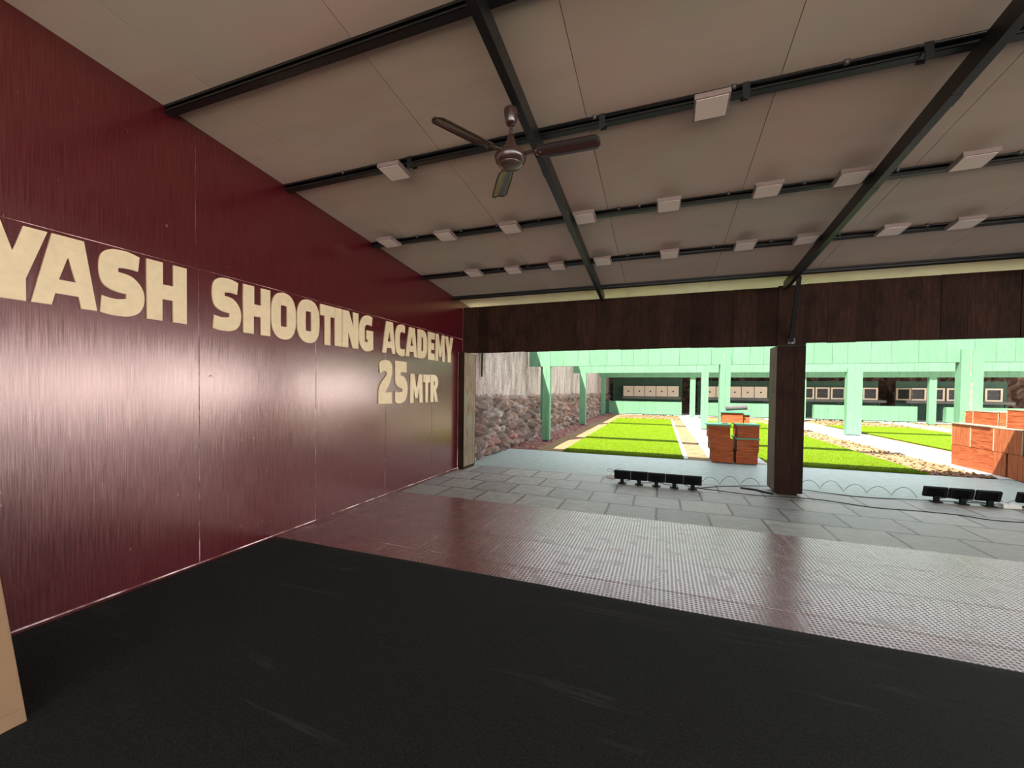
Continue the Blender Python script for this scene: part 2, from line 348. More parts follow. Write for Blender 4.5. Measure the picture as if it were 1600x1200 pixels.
# left wall: substrate, skirting, panels with pale joints
wl = MB().box(-.14, -.003, YB, 6.872, 0, 3.6).box(-.14, -.003, 6.872, 7.04, 2.19, 3.1).build('wall_left', M['seam']); tag(wl, kind='structure')
y0 = 2.281
for k in range(-6, 4):
    a, bb = max(YB, y0 + 1.22 * k), min(6.8755, y0 + 1.22 * (k + 1))
    MB().box(-.0055, 0, a + .003, bb - .003, .034, 2.4382).build('wall_panel', M['laminate'], wl)
for k in range(-6, 4):
    a, bb = max(YB, y0 - .022 + 1.22 * k), min(7.0515, y0 - .022 + 1.22 * (k + 1))
    me = MB(); q = [(-.006, a + .0015, 2.4415), (0, a + .0015, 2.4415), (-.006, bb - .0015, 2.4415), (0, bb - .0015, 2.4415)]
    tp = [(x, y, min(3.62, zc(y)) if False else zc(y) + .0) for x, y, z in q]
    me.add([q[0], q[1], q[3], q[2], tp[0], tp[1], tp[3], tp[2]], [(0, 3, 2, 1), (4, 5, 6, 7), (0, 1, 5, 4), (1, 2, 6, 5), (2, 3, 7, 6), (3, 0, 4, 7)])
    me.build('wall_panel', M['laminate'], wl)
q = [(x, y, 3.04) for x in (-.006, 0) for y in (7.042, 7.34)]
MB().add([q[0], q[1], q[3], q[2]] + [(a_[0], a_[1], zc(a_[1])) for a_ in (q[0], q[1], q[3], q[2])], [(0, 3, 2, 1), (4, 5, 6, 7), (0, 1, 5, 4), (1, 2, 6, 5), (2, 3, 7, 6), (3, 0, 4, 7)]).build('wall_panel', M['laminate'], wl)
MB().box(-.0055, 0, 6.8725, 7.05, 2.185, 2.4382).build('wall_panel', M['laminate'], wl)
MB().box(-.006, .001, YB, 6.872, 0, .024).build('skirting_strip', M['laminate'], wl)
# ceiling sheets running down the slope
ce = MB().box(-1.2, XR + .3, YB - .3, 8.7, 3.80, 3.84, slope=SL).build('ceiling', M['roof']); tag(ce, kind='structure')
xs = [-1.15, .52, 1.755, 2.99, 4.215, 5.47, 6.62]
while xs[-1] < XR: xs.append(xs[-1] + 1.235)
for i in range(len(xs) - 1):
    gp = .0008 if i in (0,) else .0045
    tn = random.uniform(.95, 1.04)
    MB().box(xs[i] + gp / 2, xs[i + 1] - gp / 2, YB - .25, 6.69, 3.78, 3.80, (tn, tn, tn), slope=SL).build('ceiling_sheet', M['ceiling'], ce)
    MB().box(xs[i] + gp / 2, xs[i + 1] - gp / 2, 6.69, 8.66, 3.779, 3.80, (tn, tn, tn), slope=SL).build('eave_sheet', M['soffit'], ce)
MB().box(-1.2, XR + .3, 8.66, 8.7, 3.76, 3.80, slope=SL).build('eave_strip', M['steel'], ce)

# purlins (C sections with a lip) and rafters
PY = [-3.9, -2.7, -1.5, -.3, .85, 2.03, 3.09, 4.41, 5.60, 6.66, 8.0]
ordn = {2.03: 'first purlin from the camera side, thick black steel bar across the ceiling', 3.09: 'black steel purlin crossing just behind the ceiling fan', 4.41: 'black steel purlin carrying the long middle row of panel lights', 5.60: 'black steel purlin carrying the farthest row of panel lights', 6.66: 'last black steel purlin just before the timber lintel', 8.0: 'black steel purlin under the eave beyond the timber lintel'}
for i, py in enumerate(PY):
    z1 = 3.7785; d = .054; wv = .055; th = .004
    mb = MB()
    mb.box(.002 if py < 7 else -1.1, XR, py + wv - th, py + wv, z1 - d, z1, slope=SL)
    mb.box(.002 if py < 7 else -1.1, XR, py, py + wv, z1 - d, z1 - d + th, slope=SL)
    mb.box(.002 if py < 7 else -1.1, XR, py, py + wv, z1 - th, z1, slope=SL)
    mb.box(.002 if py < 7 else -1.1, XR, py, py + th, z1 - d, z1 - d + .016, slope=SL)
    mb.box(.002 if py < 7 else -1.1, XR, py, py + th, z1 - .016, z1, slope=SL)
    o = mb.build('purlin', M['steel'])
    tag(o, ordn.get(py, 'black steel purlin across the ceiling behind the camera'), 'purlin', 'black steel purlins under the ceiling')
RX = [2.585, 5.155, 7.72, 10.29, 12.86, 15.43, 18.0, 20.57, 23.14]
for i, rx in enumerate(RX):
    mb = MB().box(rx, rx + .055, YB, 6.96, 3.603, 3.7275, slope=SL)
    r = mb.build('rafter', M['steel'])
    for ys in (3.32, 4.33): MB().box(rx - .003, rx + .058, ys, ys + .10, 3.600, 3.64, slope=SL).build('splice_plate', M['steel'], r)
    tag(r, ['sloping black steel rafter beside the ceiling fan', 'sloping black steel rafter braced down to the middle timber pillar'][i] if i < 2 else 'sloping black steel rafter farther along the shed to the right', 'rafter', 'black steel rafters')
# braces from rafters to pillars
def brace(x0, x1):
    mb = MB(); a = Vector((x0, 6.42, 3.01)); b_ = Vector((x1, 7.03, 2.24)); d = (b_ - a).normalized(); s = d.cross(Vector((1, 0, 0))).normalized()
    wx = Vector((.025, 0, 0)); ws = s * .022
    vs = [a - wx - ws, a + wx - ws, a + wx + ws, a - wx + ws, b_ - wx - ws, b_ + wx - ws, b_ + wx + ws, b_ - wx + ws]
    mb.add(vs, [(0, 1, 2, 3), (4, 7, 6, 5), (0, 4, 5, 1), (1, 5, 6, 2), (2, 6, 7, 3), (3, 7, 4, 0)])
    o = mb.build('diagonal_brace', M['steel'])
    e = MB().box(x1 - .04, x1 + .05, 7.028, 7.045, 2.20, 2.28).build('foot_plate', M['steel'], o)
    MB().lathe([(.0, 0), (.009, 0), (.009, .01), (0, .01)], (x1 + .012, 7.018, 2.215), 10, 'y').build('bolt', M['panel_diff'], o)
    return o
tag(brace(5.205, 5.283), 'diagonal black steel brace from rafter down to the middle timber pillar', 'brace')

# conduit pipes and clips along the purlins that carry lights
for nm, py, xe, lab in (('B', 3.09, XR, 'thin black conduit running along the purlin behind the fan'), ('C', 4.41, XR, 'thin black conduit running along the middle row of lights'), ('D', 5.60, XR, 'thin black conduit running along the farthest row of lights')):
    y = py - .016; root = MB().tube([(.02, y, zc(y) - .018), (xe - 1, y, zc(y) - .018)], .009, 8).build('electrical_conduit', M['steel'])
    tag(root, lab, 'conduit', 'conduits on the purlins')
    for x in ([.75, 2.1, 3.05, 3.95, 4.55, 5.6, 6.7] if nm == 'B' else [.7, 1.3, 1.75, 2.25, 3.1, 3.3, 4.1, 4.7, 5.35, 6.1, 6.9]):
        MB().lathe([(.006, -.012), (.017, -.012), (.017, .012), (.006, .012)], (x, y, zc(y) - .018), 12, 'x').build('pipe_clip', M['steel_grey'], root)
def hanger(x, y, lab):
    z = zc(y); mb = MB()
    mb.box(x - .022, x + .022, y - .03, y - .026, z - .10, z - .01); mb.box(x - .022, x + .022, y + .058, y + .062, z - .075, z - .01); mb.box(x - .022, x + .022, y - .03, y + .062, z - .062, z - .058)
    mb.box(x - .016, x + .016, y - .034, y - .03, z - .115, z - .06)
    tag(mb.build('purlin_clamp', M['steel']), lab, 'clamp', 'steel clamps on the purlin')
hanger(1.475, 3.09, 'small black clamp on the purlin right beside the panel light left of the fan')
hanger(3.105, 3.09, 'small black clamp on the purlin above the tip of the right fan blade')
hanger(4.02, 3.09, 'small clamp on the purlin just right of the large panel light')
hanger(4.93, 3.09, 'small black clamp on the purlin near the upper right corner rafter')

# square surface panel lights
def panel_light():
    e = empty('ceiling_panel_light'); s = .108
    MB().bbox(-s, s, -s, s, -.036, 0, .004).build('housing', M['panel_light'], e)
    MB().box(-s + .012, s - .012, -s + .012, s - .012, -.0385, -.036).build('diffuser', M['panel_diff'], e)
    MB().box(-.03, .03, .03, .09, 0, .012).build('mounting_bracket', M['steel'], e)
    return e
LB = [(1.30, 3.101), (3.82, 3.105), (6.3, 3.10), (8.8, 3.1)]
LC = [(0.355, 4.30), (1.132, 4.325), (1.939, 4.345), (2.764, 4.343), (3.577, 4.316), (4.394, 4.290), (4.999, 4.275), (5.763, 4.275)] + [(6.55 + .8 * k, 4.30) for k in range(6)]
LD = [(0.958, 5.494), (1.56, 5.525), (2.185, 5.535), (2.797, 5.518), (3.606, 5.5), (4.415, 5.46), (5.007, 5.45), (5.752, 5.44), (6.33, 5.445)] + [(7.1 + .7 * k, 5.46) for k in range(6)]
words = ['first', 'second', 'third', 'fourth', 'fifth', 'sixth', 'seventh', 'eighth', 'ninth']
proto = None
for row, L, nv, rn in ((0, LB, 2, ''), (1, LC, 8, 'middle row of ceiling lights'), (2, LD, 9, 'farthest row of ceiling lights')):
    for i, (x, y) in enumerate(L):
        if proto is None: proto = panel_light(); o = proto
        else: o = copy_tree(proto)
        yy = y; z = 3.78 - SL * yy - .056
        o.location = (x, yy, z - .012); o.rotation_euler = (-math.atan(SL), 0, random.uniform(-.03, .03))
        if row == 0:
            lab = ['square unlit panel light on the purlin left of the ceiling fan', 'large square panel light on the nearest lit purlin right of the fan'][i] if i < 2 else 'square panel light out to the right on the nearest light row'
        elif i < nv: lab = 'square white panel light, %s from the red wall in the %s' % (words[i], rn)
        else: lab = 'square white panel light beyond the right edge in the %s' % rn
        tag(o, lab, 'ceiling light', 'square panel lights on the purlins')

# ------------------------------------------------------------------ ceiling fan
fx, fy = 2.566, 2.626
fan = empty('ceiling_fan', (fx, fy, 3.05)); tag(fan, 'dark brown three-bladed ceiling fan hanging from the rafter', 'ceiling fan')
MB().lathe([(.0, .31), (.047, .31), (.050, .295), (.036, .225), (.030, .212), (0, .212)], (0, 0, 0), 28).build('canopy', M['fan_brown'], fan)
MB().tube([(0, 0, .23), (0, 0, .10)], .011, 12).build('down_rod', M['fan_brown'], fan)
MB().lathe([(0, .145), (.018, .145), (.024, .12), (.046, .055), (.055, .04), (0, .04)], (0, 0, 0), 28).build('lower_canopy', M['fan_brown'], fan)
MB().lathe([(0, .042), (.06, .04), (.094, .022), (.108, -.004), (.100, -.034), (.078, -.058), (.06, -.064), (0, -.064)], (0, 0, 0), 36).build('motor_housing', M['fan_brown'], fan)
MB().lathe([(.078, -.0585), (.083, -.056), (.078, -.061), (.066, -.070), (.030, -.077), (0, -.078)], (0, 0, 0), 36).build('bottom_cap', M['fan_metal'], fan)
for ang in (-118.5, 1.5, 119.5):
    a = math.radians(ang); mt = Matrix.Rotation(a, 4, 'Z') @ Matrix.Rotation(math.radians(-12), 4, 'X')
    bl = MB(); n = 16; prof = []
    top = []; bot = []
    for i in range(n + 1):
        u = i / n; x = .165 + .425 * u; hw = .052 + .010 * min(1, u * 3)
        if u > .93: hw *= math.sqrt(max(.0, 1 - ((u - .93) / .075) ** 2)) * .8 + .2
        if u < .06: hw *= .75 + .25 * (u / .06)
        rowv = []
        for jx in range(7):
            v = -1 + jx / 3; rowv.append((x, v * hw, .008 * (1 - v * v) - .004))
        top.append(rowv)
    vs = []; 
    for r in top:
        vs += [mt @ Vector(q) for q in r]
    for r in top:
        vs += [mt @ (Vector(q) - Vector((0, 0, .0022))) for q in r]
    fs = []; W = 7; H = n + 1
    for i in range(n):
        for j in range(6):
            q = i * W + j; fs.append((q, q + 1, q + W + 1, q + W)); q2 = q + W * H; fs.append((q2, q2 + W, q2 + W + 1, q2 + 1))
    for i in range(n):
        for j in (0, 6): q = i * W + j; fs.append((q, q + W, q + W + W * H, q + W * H))
    for j in range(6):
        for i in (0, n): q = i * W + j; fs.append((q, q + W * H, q + 1 + W * H, q + 1))
    bl.add(vs, fs, 1.0, True)
    o = bl.build('blade', M['fan_brown'], fan)
    arm = MB(); arm.box(.095, .20, -.016, .016, .004, .009, mat=mt); arm.box(.165, .215, -.030, .030, .006, .010, mat=mt)
    arm.build('blade_arm', M['fan_metal'], fan)
    for sxx, syy in ((.18, .02), (.18, -.02), (.205, 0)):
        bq = mt @ Vector((sxx, syy, -.006)); MB().lathe([(0, -.003), (.004, -.003), (.005, 0), (0, .001)], bq, 8).build('screw', M['panel_light'], o)

# ------------------------------------------------------------------ wall letters
GC = {
'S':[[(0.891,0.961,1),(0.852,0.732,1),(0.621,0.742,0),(0.408,0.726,1),(0.407,0.662,1),(0.531,0.657,0),(0.693,0.635,0),(0.841,0.570,0),(0.953,0.473,0),(1.000,0.354,0),(0.974,0.201,0),(0.855,0.082,0),(0.650,0.016,0),(0.383,0.000,0),(0.194,0.005,0),(0.023,0.027,1),(0.056,0.273,1),(0.214,0.254,0),(0.385,0.251,0),(0.586,0.276,1),(0.587,0.350,1),(0.387,0.358,0),(0.215,0.389,0),(0.083,0.453,0),(0.018,0.559,0),(0.000,0.683,0),(0.021,0.819,0),(0.088,0.911,0),(0.222,0.972,0),(0.359,0.995,0),(0.624,1.000,0)]],
'O':[[(.5,1,0),(.74,.965,0),(.9,.86,0),(.985,.7,0),(1,.5,0),(.985,.3,0),(.9,.14,0),(.74,.035,0),(.5,0,0),(.26,.035,0),(.1,.14,0),(.015,.3,0),(0,.5,0),(.015,.7,0),(.1,.86,0),(.26,.965,0)],[(.37,.69,0),(.41,.725,0),(.59,.725,0),(.63,.69,0),(.63,.31,0),(.59,.275,0),(.41,.275,0),(.37,.31,0)]],
'G':[[(0.933,0.976,1),(0.8,0.997,0),(0.519,1.000,0),(0.254,0.925,0),(0.090,0.777,0),(0.006,0.578,0),(0.000,0.368,0),(0.066,0.198,0),(0.228,0.068,0),(0.441,0.000,0),(0.72,0.008,0),(1.000,0.075,1),(0.99,0.588,1),(0.533,0.587,1),(0.525,0.337,1),(0.627,0.338,1),(0.62,0.253,1),(0.407,0.250,1),(0.39,0.35,0),(0.39,0.611,0),(0.442,0.704,0),(0.567,0.747,0),(0.889,0.731,1)]],
'C':[[(1.000,0.964,1),(0.670,1.000,0),(0.281,0.949,0),(0.071,0.810,0),(0.000,0.597,0),(0.006,0.302,0),(0.111,0.135,0),(0.326,0.033,0),(0.692,0.000,0),(0.985,0.042,1),(0.96,0.25,1),(0.688,0.22,0),(0.50,0.255,0),(0.44,0.35,0),(0.44,0.62,0),(0.50,0.73,0),(0.675,0.769,0),(0.985,0.745,1)]],
'D':[[(0,.99,1),(.45,1,0),(.78,.94,0),(.95,.79,0),(1,.55,0),(.95,.22,0),(.78,.06,0),(.45,0,0),(0,.01,1)],[(.38,.76,1),(.54,.74,0),(.60,.66,0),(.61,.5,0),(.60,.34,0),(.54,.26,0),(.38,.24,1)]],
'R':[[(0,1,1),(.483,.998,0),(.83,.94,0),(.98,.80,0),(.98,.66,0),(.87,.53,0),(.70,.455,1),(1,0,1),(.61,0,1),(.40,.38,1),(.40,0,1),(0,0,1)],[(.40,.77,1),(.53,.755,0),(.58,.68,0),(.53,.61,0),(.40,.60,1)]],
'2':[[(0.035,0.924,1),(0.267,0.98,0),(0.565,1.000,0),(0.873,0.965,0),(1.000,0.865,0),(0.985,0.679,0),(0.863,0.510,0),(0.668,0.379,0),(0.475,0.259,1),(1.000,0.259,1),(1.000,0,1),(0,0,1),(0.000,0.2,0),(0.05,0.357,0),(0.216,0.484,0),(0.451,0.596,0),(0.601,0.668,0),(0.582,0.725,0),(0.419,0.745,0),(0.108,0.69,1)]],
'5':[[(0,1,1),(.912,1,1),(.93,.745,1),(.432,.74,1),(.434,.66,1),(.707,.634,0),(.908,.54,0),(1,.37,0),(.951,.17,0),(.786,.05,0),(.460,0,0),(.206,.003,0),(.02,.035,1),(.02,.288,1),(.264,.262,0),(.584,.273,1),(.583,.345,1),(.357,.365,0),(.167,.41,0),(.022,.482,1)]],
'A':[[(.30,1,1),(.79,1,1),(1,0,1),(.74,0,1),(.70,.17,1),(.34,.17,1),(.285,0,1),(0,0,1)],[(.395,.37,1),(.665,.37,1),(.535,.71,1)]],
'H':[[(0,0,1),(.37,0,1),(.37,.375,1),(.635,.375,1),(.635,0,1),(1,0,1),(1,1,1),(.65,1,1),(.65,.625,1),(.385,.625,1),(.385,1,1),(0,1,1)]],
'T':[[(0,1,1),(1,1,1),(1,.725,1),(.69,.725,1),(.69,0,1),(.30,0,1),(.30,.725,1),(0,.725,1)]],
'I':[[(0,0,1),(1,0,1),(1,1,1),(0,1,1)]],
'N':[[(0,0,1),(.36,0,1),(.36,.42,1),(.63,0,1),(1,0,1),(1,1,1),(.66,1,1),(.66,.60,1),(.39,1,1),(0,1,1)]],
'E':[[(0,0,1),(1,0,1),(.96,.24,1),(.44,.24,1),(.44,.38,1),(.88,.38,1),(.88,.62,1),(.44,.62,1),(.44,.76,1),(.96,.76,1),(1,1,1),(0,1,1)]],
'M':[[(0,0,1),(.27,0,1),(.29,.52,1),(.40,.16,1),(.60,.16,1),(.71,.52,1),(.73,0,1),(1,0,1),(.96,1,1),(.68,1,1),(.50,.50,1),(.32,1,1),(.04,1,1)]],
'Y':[[(.32,0,1),(.68,0,1),(.68,.30,1),(1,1,1),(.655,1,1),(.5,.64,1),(.345,1,1),(0,1,1),(.32,.30,1)]],
}
def smooth_loop(L):
    out = []; n = len(L)
    for i in range(n):
        p1, p2 = L[i], L[(i + 1) % n]; p0, p3 = L[i - 1], L[(i + 2) % n]
        out.append((p1[0], p1[1]))
        if p1[2] and p2[2]: continue
        if p1[2]: p0 = p1
        if p2[2]: p3 = p2
        for k in (1, 2, 3):
            u = k / 4; q = []
            for d in (0, 1):
                a, b_, c_, e = p0[d], p1[d], p2[d], p3[d]
                q.append(.5 * (2 * b_ + (c_ - a) * u + (2 * a - 5 * b_ + 4 * c_ - e) * u * u + (3 * b_ - a - 3 * c_ + e) * u ** 3))
            out.append(tuple(q))
    return out
WM = Matrix(((0, 0, 1, 0), (1, 0, 0, 0), (0, 1, 0, 0), (0, 0, 0, 1)))
def letter(ch, ya, yb, za, zb, label, grp):
    cu = bpy.data.curves.new('glyph', 'CURVE'); cu.dimensions = '2D'; cu.fill_mode = 'BOTH'; cu.extrude = .006
    for L in GC[ch]:
        P_ = smooth_loop(L); sp = cu.splines.new('POLY'); sp.points.add(len(P_) - 1); sp.use_cyclic_u = True
        for i, (a, b_) in enumerate(P_): sp.points[i].co = (a * (yb - ya), b_ * (zb - za), 0, 1)
    tmp = bpy.data.objects.new('tmp_glyph', cu); COL.objects.link(tmp)
    dg = bpy.context.evaluated_depsgraph_get(); me = bpy.data.meshes.new_from_object(tmp.evaluated_get(dg)); bpy.data.objects.remove(tmp); bpy.data.curves.remove(cu)
    me.materials.clear(); me.materials.append(M['letter']); me.transform(WM)
    o = bpy.data.objects.new('wall_letter', me); COL.objects.link(o); o.location = (.0065, ya, za)
    tag(o, label, 'letter', grp)
LT = [('Y',1.098,1.392,1.977,2.415,'first word'),('A',1.320,1.627,1.978,2.416,'first word'),('S',1.638,1.896,1.966,2.422,'first word'),('H',1.912,2.182,1.977,2.413,'first word'),
('S',2.382,2.634,1.966,2.420,'second word'),('H',2.656,2.927,1.976,2.412,'second word'),('O',2.940,3.224,1.964,2.424,'second word'),('O',3.241,3.537,1.964,2.422,'second word'),('T',3.550,3.764,1.970,2.412,'second word'),('I',3.768,3.876,1.975,2.413,'second word'),('N',3.886,4.160,1.976,2.412,'second word'),('G',4.171,4.442,1.962,2.417,'second word'),
('A',4.631,4.921,1.977,2.412,'third word'),('C',4.926,5.155,1.958,2.418,'third word'),('A',5.175,5.474,1.974,2.411,'third word'),('D',5.495,5.765,1.970,2.416,'third word'),('E',5.794,6.007,1.968,2.416,'third word'),('M',6.030,6.345,1.966,2.416,'third word'),('Y',6.362,6.648,1.968,2.414,'third word'),
('2',4.556,4.846,1.282,1.880,'lower line'),('5',4.918,5.223,1.281,1.885,'lower line'),('M',5.292,5.642,1.276,1.718,'lower line'),('T',5.660,5.862,1.276,1.720,'lower line'),('R',5.882,6.122,1.278,1.726,'lower line')]
cnt = {}
for ch, ya, yb, za, zb, wd in LT:
    tot = sum(1 for l in LT if l[0] == ch and l[5] == wd); cnt[(ch, wd)] = cnt.get((ch, wd), 0) + 1
    wh = {'first word': 'first word on the wall', 'second word': 'long second word', 'third word': 'third word', 'lower line': 'short lower line'}[wd]
    k = '' if tot == 1 else ['first ', 'second '][cnt[(ch, wd)] - 1]
    nm = ('cream cut-out digit ' if ch.isdigit() else 'cream cut-out letter ') + ch
    letter(ch, ya, yb, za, zb, ('%s%s in the %s on the red wall' % (k, nm, wh)).strip(), 'cream cut-out letters on the red wall')

# ------------------------------------------------------------------ floor coverings
mb = MB(); random.seed(3)
nx, ny = 160, 90; X0, X1, Y0_, Y1_ = .004, 16.0, YB, 3.0
vs = []; 
for j in range(ny + 1):
    for i in range(nx + 1):
        x = X0 + (X1 - X0) * (i / nx) ** 1.3; y = Y0_ + (Y1_ - Y0_) * j / ny
        h = noise.noise(Vector((x * .9, y * 2.4, 3))) ; r = max(0, .10 - abs(noise.noise(Vector((x * .7 + 5, y * 2.1 + x * .5, 9))))) * 10
        vs.append((x, y + (.006 * noise.noise(Vector((x * 2, 0, 0))) if j == ny else 0), .010 + .002 * h + .003 * r))
fs = [(j * (nx + 1) + i, j * (nx + 1) + i + 1, (j + 1) * (nx + 1) + i + 1, (j + 1) * (nx + 1) + i) for j in range(ny) for i in range(nx)]
base = len(vs); ed = [(i, 0) for i in range(nx + 1)]
vs2 = [(vs[ny * (nx + 1) + i][0], vs[ny * (nx + 1) + i][1] + .001, .0045) for i in range(nx + 1)]
vs += vs2; fs += [(ny * (nx + 1) + i, ny * (nx + 1) + i + 1, base + i + 1, base + i) for i in range(nx)]
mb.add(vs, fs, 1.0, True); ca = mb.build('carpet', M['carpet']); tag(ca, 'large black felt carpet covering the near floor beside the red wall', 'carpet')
mb = MB(); XM = 16.0
mtr = MB(); ys = [2.90, 3.27, 3.87, 4.46, 5.035]
nx = 220
for r in range(4):
    a, b_ = ys[r], ys[r + 1]; vs = []; ny = 8; st = .29 * (r % 2)
    for j in range(ny + 1):
        for i in range(nx + 1):
            x = .002 + (XM - .002) * i / nx; y = a + (b_ - a) * j / ny
            e = min(j, ny - j) / ny
            hh = .0045 + .0018 * max(0, noise.noise(Vector((x * 1.5, y * 1.5, r)))) + (.003 * max(0, noise.noise(Vector((x * 2.2, r * 3.3, 1)))) if j in (0, ny) else 0)
            yy = y + (.012 * noise.noise(Vector((x * 1.3, r, 4))) if j == ny and r == 3 else 0)
            vs.append((x, yy + (-.004 if j == ny and r < 3 else 0), hh))
    mtr.add(vs, [(j * (nx + 1) + i, j * (nx + 1) + i + 1, (j + 1) * (nx + 1) + i + 1, (j + 1) * (nx + 1) + i) for j in range(ny) for i in range(nx)], 1.0, True)
    n0 = [(v[0], v[1], .0005) for v in vs[:nx + 1]]; n1 = [(v[0], v[1], .0005) for v in vs[-(nx + 1):]]
    mtr.add([*vs[:nx + 1], *n0], [(i, i + 1, nx + 2 + i, nx + 1 + i) for i in range(nx)]); mtr.add([*vs[-(nx + 1):], *n1], [(i, i + 1, nx + 2 + i, nx + 1 + i) for i in range(nx)])
rm = mtr.build('floor_mat', M['mat']); tag(rm, 'glossy red studded vinyl floor mat between black carpet and stone tiles', 'floor mat')

# ------------------------------------------------------------------ timber front: jamb, pillars, lintels
random.seed(11)
def pillar(x0, x1, y0, y1, z1, lab, foot=True):
    e = empty('timber_pillar', ((x0 + x1) / 2, (y0 + y1) / 2, 0)); ox, oy = (x0 + x1) / 2, (y0 + y1) / 2
    core = MB().box(x0 + .012 - ox, x1 - .012 - ox, y0 + .012 - oy, y1 - .012 - oy, .03 if foot else 0, z1); core.build('core', M['timber'], e)
    f = boards(MB(), x0 - ox, x1 - ox, .04, z1, y0 - oy, y0 + .012 - oy, .14, .22, gap=.002, zj=.004)
    boards(f, x0 - ox, x1 - ox, .04, z1, y1 - .012 - oy, y1 - oy, .14, .2, gap=.002); f.build('front_boards', M['timber'], e)
    s = boards(MB(), y0 + .012 - oy, y1 - .012 - oy, .05, z1, x0 - ox, x0 + .012 - ox, .11, .2, 'y', gap=.003); s.build('side_boards', M['jamb'], e)
    s = boards(MB(), y0 + .012 - oy, y1 - .012 - oy, .05, z1, x1 - .012 - ox, x1 - ox, .11, .2, 'y', gap=.003); s.build('side_boards', M['jamb'], e)
    if foot: MB().box(x0 + .06 - ox, x1 - .06 - ox, y0 + .03 - oy, y1 - .06 - oy, 0, .05).build('foot_block', M['timber'], e)
    tag(e, lab, 'pillar', 'square timber pillars along the open front')
pillar(.0, .124, 6.873, 7.39, 2.18, 'narrow timber jamb standing against the end of the red wall', False)
pillar(5.12, 5.475, 7.05, 7.49, 2.18, 'square dark timber pillar between the two wide openings')
for i, px in enumerate((10.2, 15.3, 20.4, 25.5)):
    pillar(px, px + .36, 7.05, 7.49, 2.2, 'square dark timber pillar farther right, number %s beyond the middle one' % ['one', 'two', 'three', 'four'][i])
def lintel(x0, x1, z0, z1, lab):
    o = boards(MB(), x0, x1, z0, z1, 7.05, 7.10, .16, .34, jog=.010, gap=.002, zj=.005, lo=.65, hi=1.25).build('timber_lintel', M['timber'])
    MB().box(x0, x1, 7.10, 7.12, z0 + .012, z1 - .012).build('rear_lining', M['jamb'], o)
    tag(o, lab, 'lintel', 'dark plank lintels over the openings')
lintel(0.001, 5.12, 2.180, 3.035, 'dark plank lintel over the opening beside the red wall')
lintel(5.475, 10.2, 2.212, 3.055, 'dark plank lintel over the opening right of the middle pillar')
o = boards(MB(), 5.12, 5.475, 2.185, 3.05, 7.045, 7.10, .16, .2, jog=.004).build('timber_post_head', M['timber']); tag(o, 'dark plank facing above the middle timber pillar', 'plank facing')
for i, px in enumerate((10.2, 15.3, 20.4)):
    lintel(px, px + 5.1, 2.212, 3.055, 'dark plank lintel of opening number %s to the right' % ['three', 'four', 'five'][i])

# ------------------------------------------------------------------ outside ground
g = MB().box(-40, 70, -40, 80, -.6, -.21).build('ground_outside', M['yard']); tag(g, 'bare earth yard around the range', 'ground', kind='structure')
XE = 22.6
def strip(name, x0, x1, y0, y1, z, mt, lab, cat, amp=0, kind=None, wob=.0, dx=.25):
    nx = max(2, int((x1 - x0) / dx)); ny = max(2, int((y1 - y0) / .25)); vs = []
    for j in range(ny + 1):
        for i in range(nx + 1):
            x = x0 + (x1 - x0) * i / nx; y = y0 + (y1 - y0) * j / ny
            if wob and i in (0, nx): x += wob * noise.noise(Vector((x, y * .9, 2)))
            vs.append((x, y, z + amp * noise.noise(Vector((x * 1.7, y * 1.7, 0)))))
    fs = [(j * (nx + 1) + i, j * (nx + 1) + i + 1, (j + 1) * (nx + 1) + i + 1, (j + 1) * (nx + 1) + i) for j in range(ny) for i in range(nx)]
    n = len(vs); m_ = MB().add(vs, fs, 1.0, True)
    # skirts
    for idx in ([i for i in range(nx + 1)], [ny * (nx + 1) + i for i in range(nx + 1)], [j * (nx + 1) for j in range(ny + 1)], [j * (nx + 1) + nx for j in range(ny + 1)]):
        top = [vs[i] for i in idx]; m_.add([*top, *[(a, b_, -.06) for a, b_, c_ in top]], [(k, k + 1, len(top) + k + 1, len(top) + k) for k in range(len(top) - 1)])
    o = m_.build(name, mt); tag(o, lab, cat, kind=kind); return o
strip('red_gravel_bed', -.16, .57, 9.93, 28.8, -.01, M['gravel'], 'strip of red gravel along the foot of the rubble wall', 'gravel', .02, 'stuff')
LANES = [(1.30, 4.03, 9.96, 23.9, 'leftmost bright green turf lane beside the rubble wall'), (5.66, 8.26, 9.96, 23.6, 'bright green turf lane behind the middle timber pillar'), (10.85, 14.05, 9.96, 23.6, 'bright green turf lane beyond the large crate stack'), (16.0, 18.8, 9.96, 23.6, 'bright green turf lane farthest to the right')]
strip('sand_bed', .575, 4.58, 9.93, 28.7, -.012, M['sand'], 'yellow sandy soil around the leftmost turf lane', 'sand', .008, 'stuff', .012)
strip('sand_bed', 5.66, 9.22, 9.93, 28.7, -.012, M['sand'], 'orange sandy soil right of the second turf lane', 'sand', .012, 'stuff', .012)
strip('sand_bed', 10.6, 14.6, 9.93, 28.7, -.012, M['sand'], 'sandy soil around the third turf lane', 'sand', .008, 'stuff', .012)
strip('sand_bed', 15.7, 20.9, 9.93, 28.7, -.012, M['sand'], 'sandy soil around the fourth turf lane', 'sand', .008, 'stuff', .012)
for x0, x1, lab in ((4.58, 5.66, 'narrow white concrete path between the first and second lanes'), (9.22, 10.6, 'white concrete path leading past the large crate stack'), (14.6, 15.7, 'white concrete path right of the third lane'), (20.9, 24, 'pale concrete apron far to the right')):
    o = MB().box(x0, x1, 9.94, 28.69, -.2, .012).build('concrete_path', M['path']); tag(o, lab, 'path', 'concrete paths between lanes')
o = MB().box(4.045, 4.13, 9.96, 23.9, .0, .018).build('edging_strip', M['path']); tag(o, 'thin pale concrete edging right of the first turf lane', 'kerb')
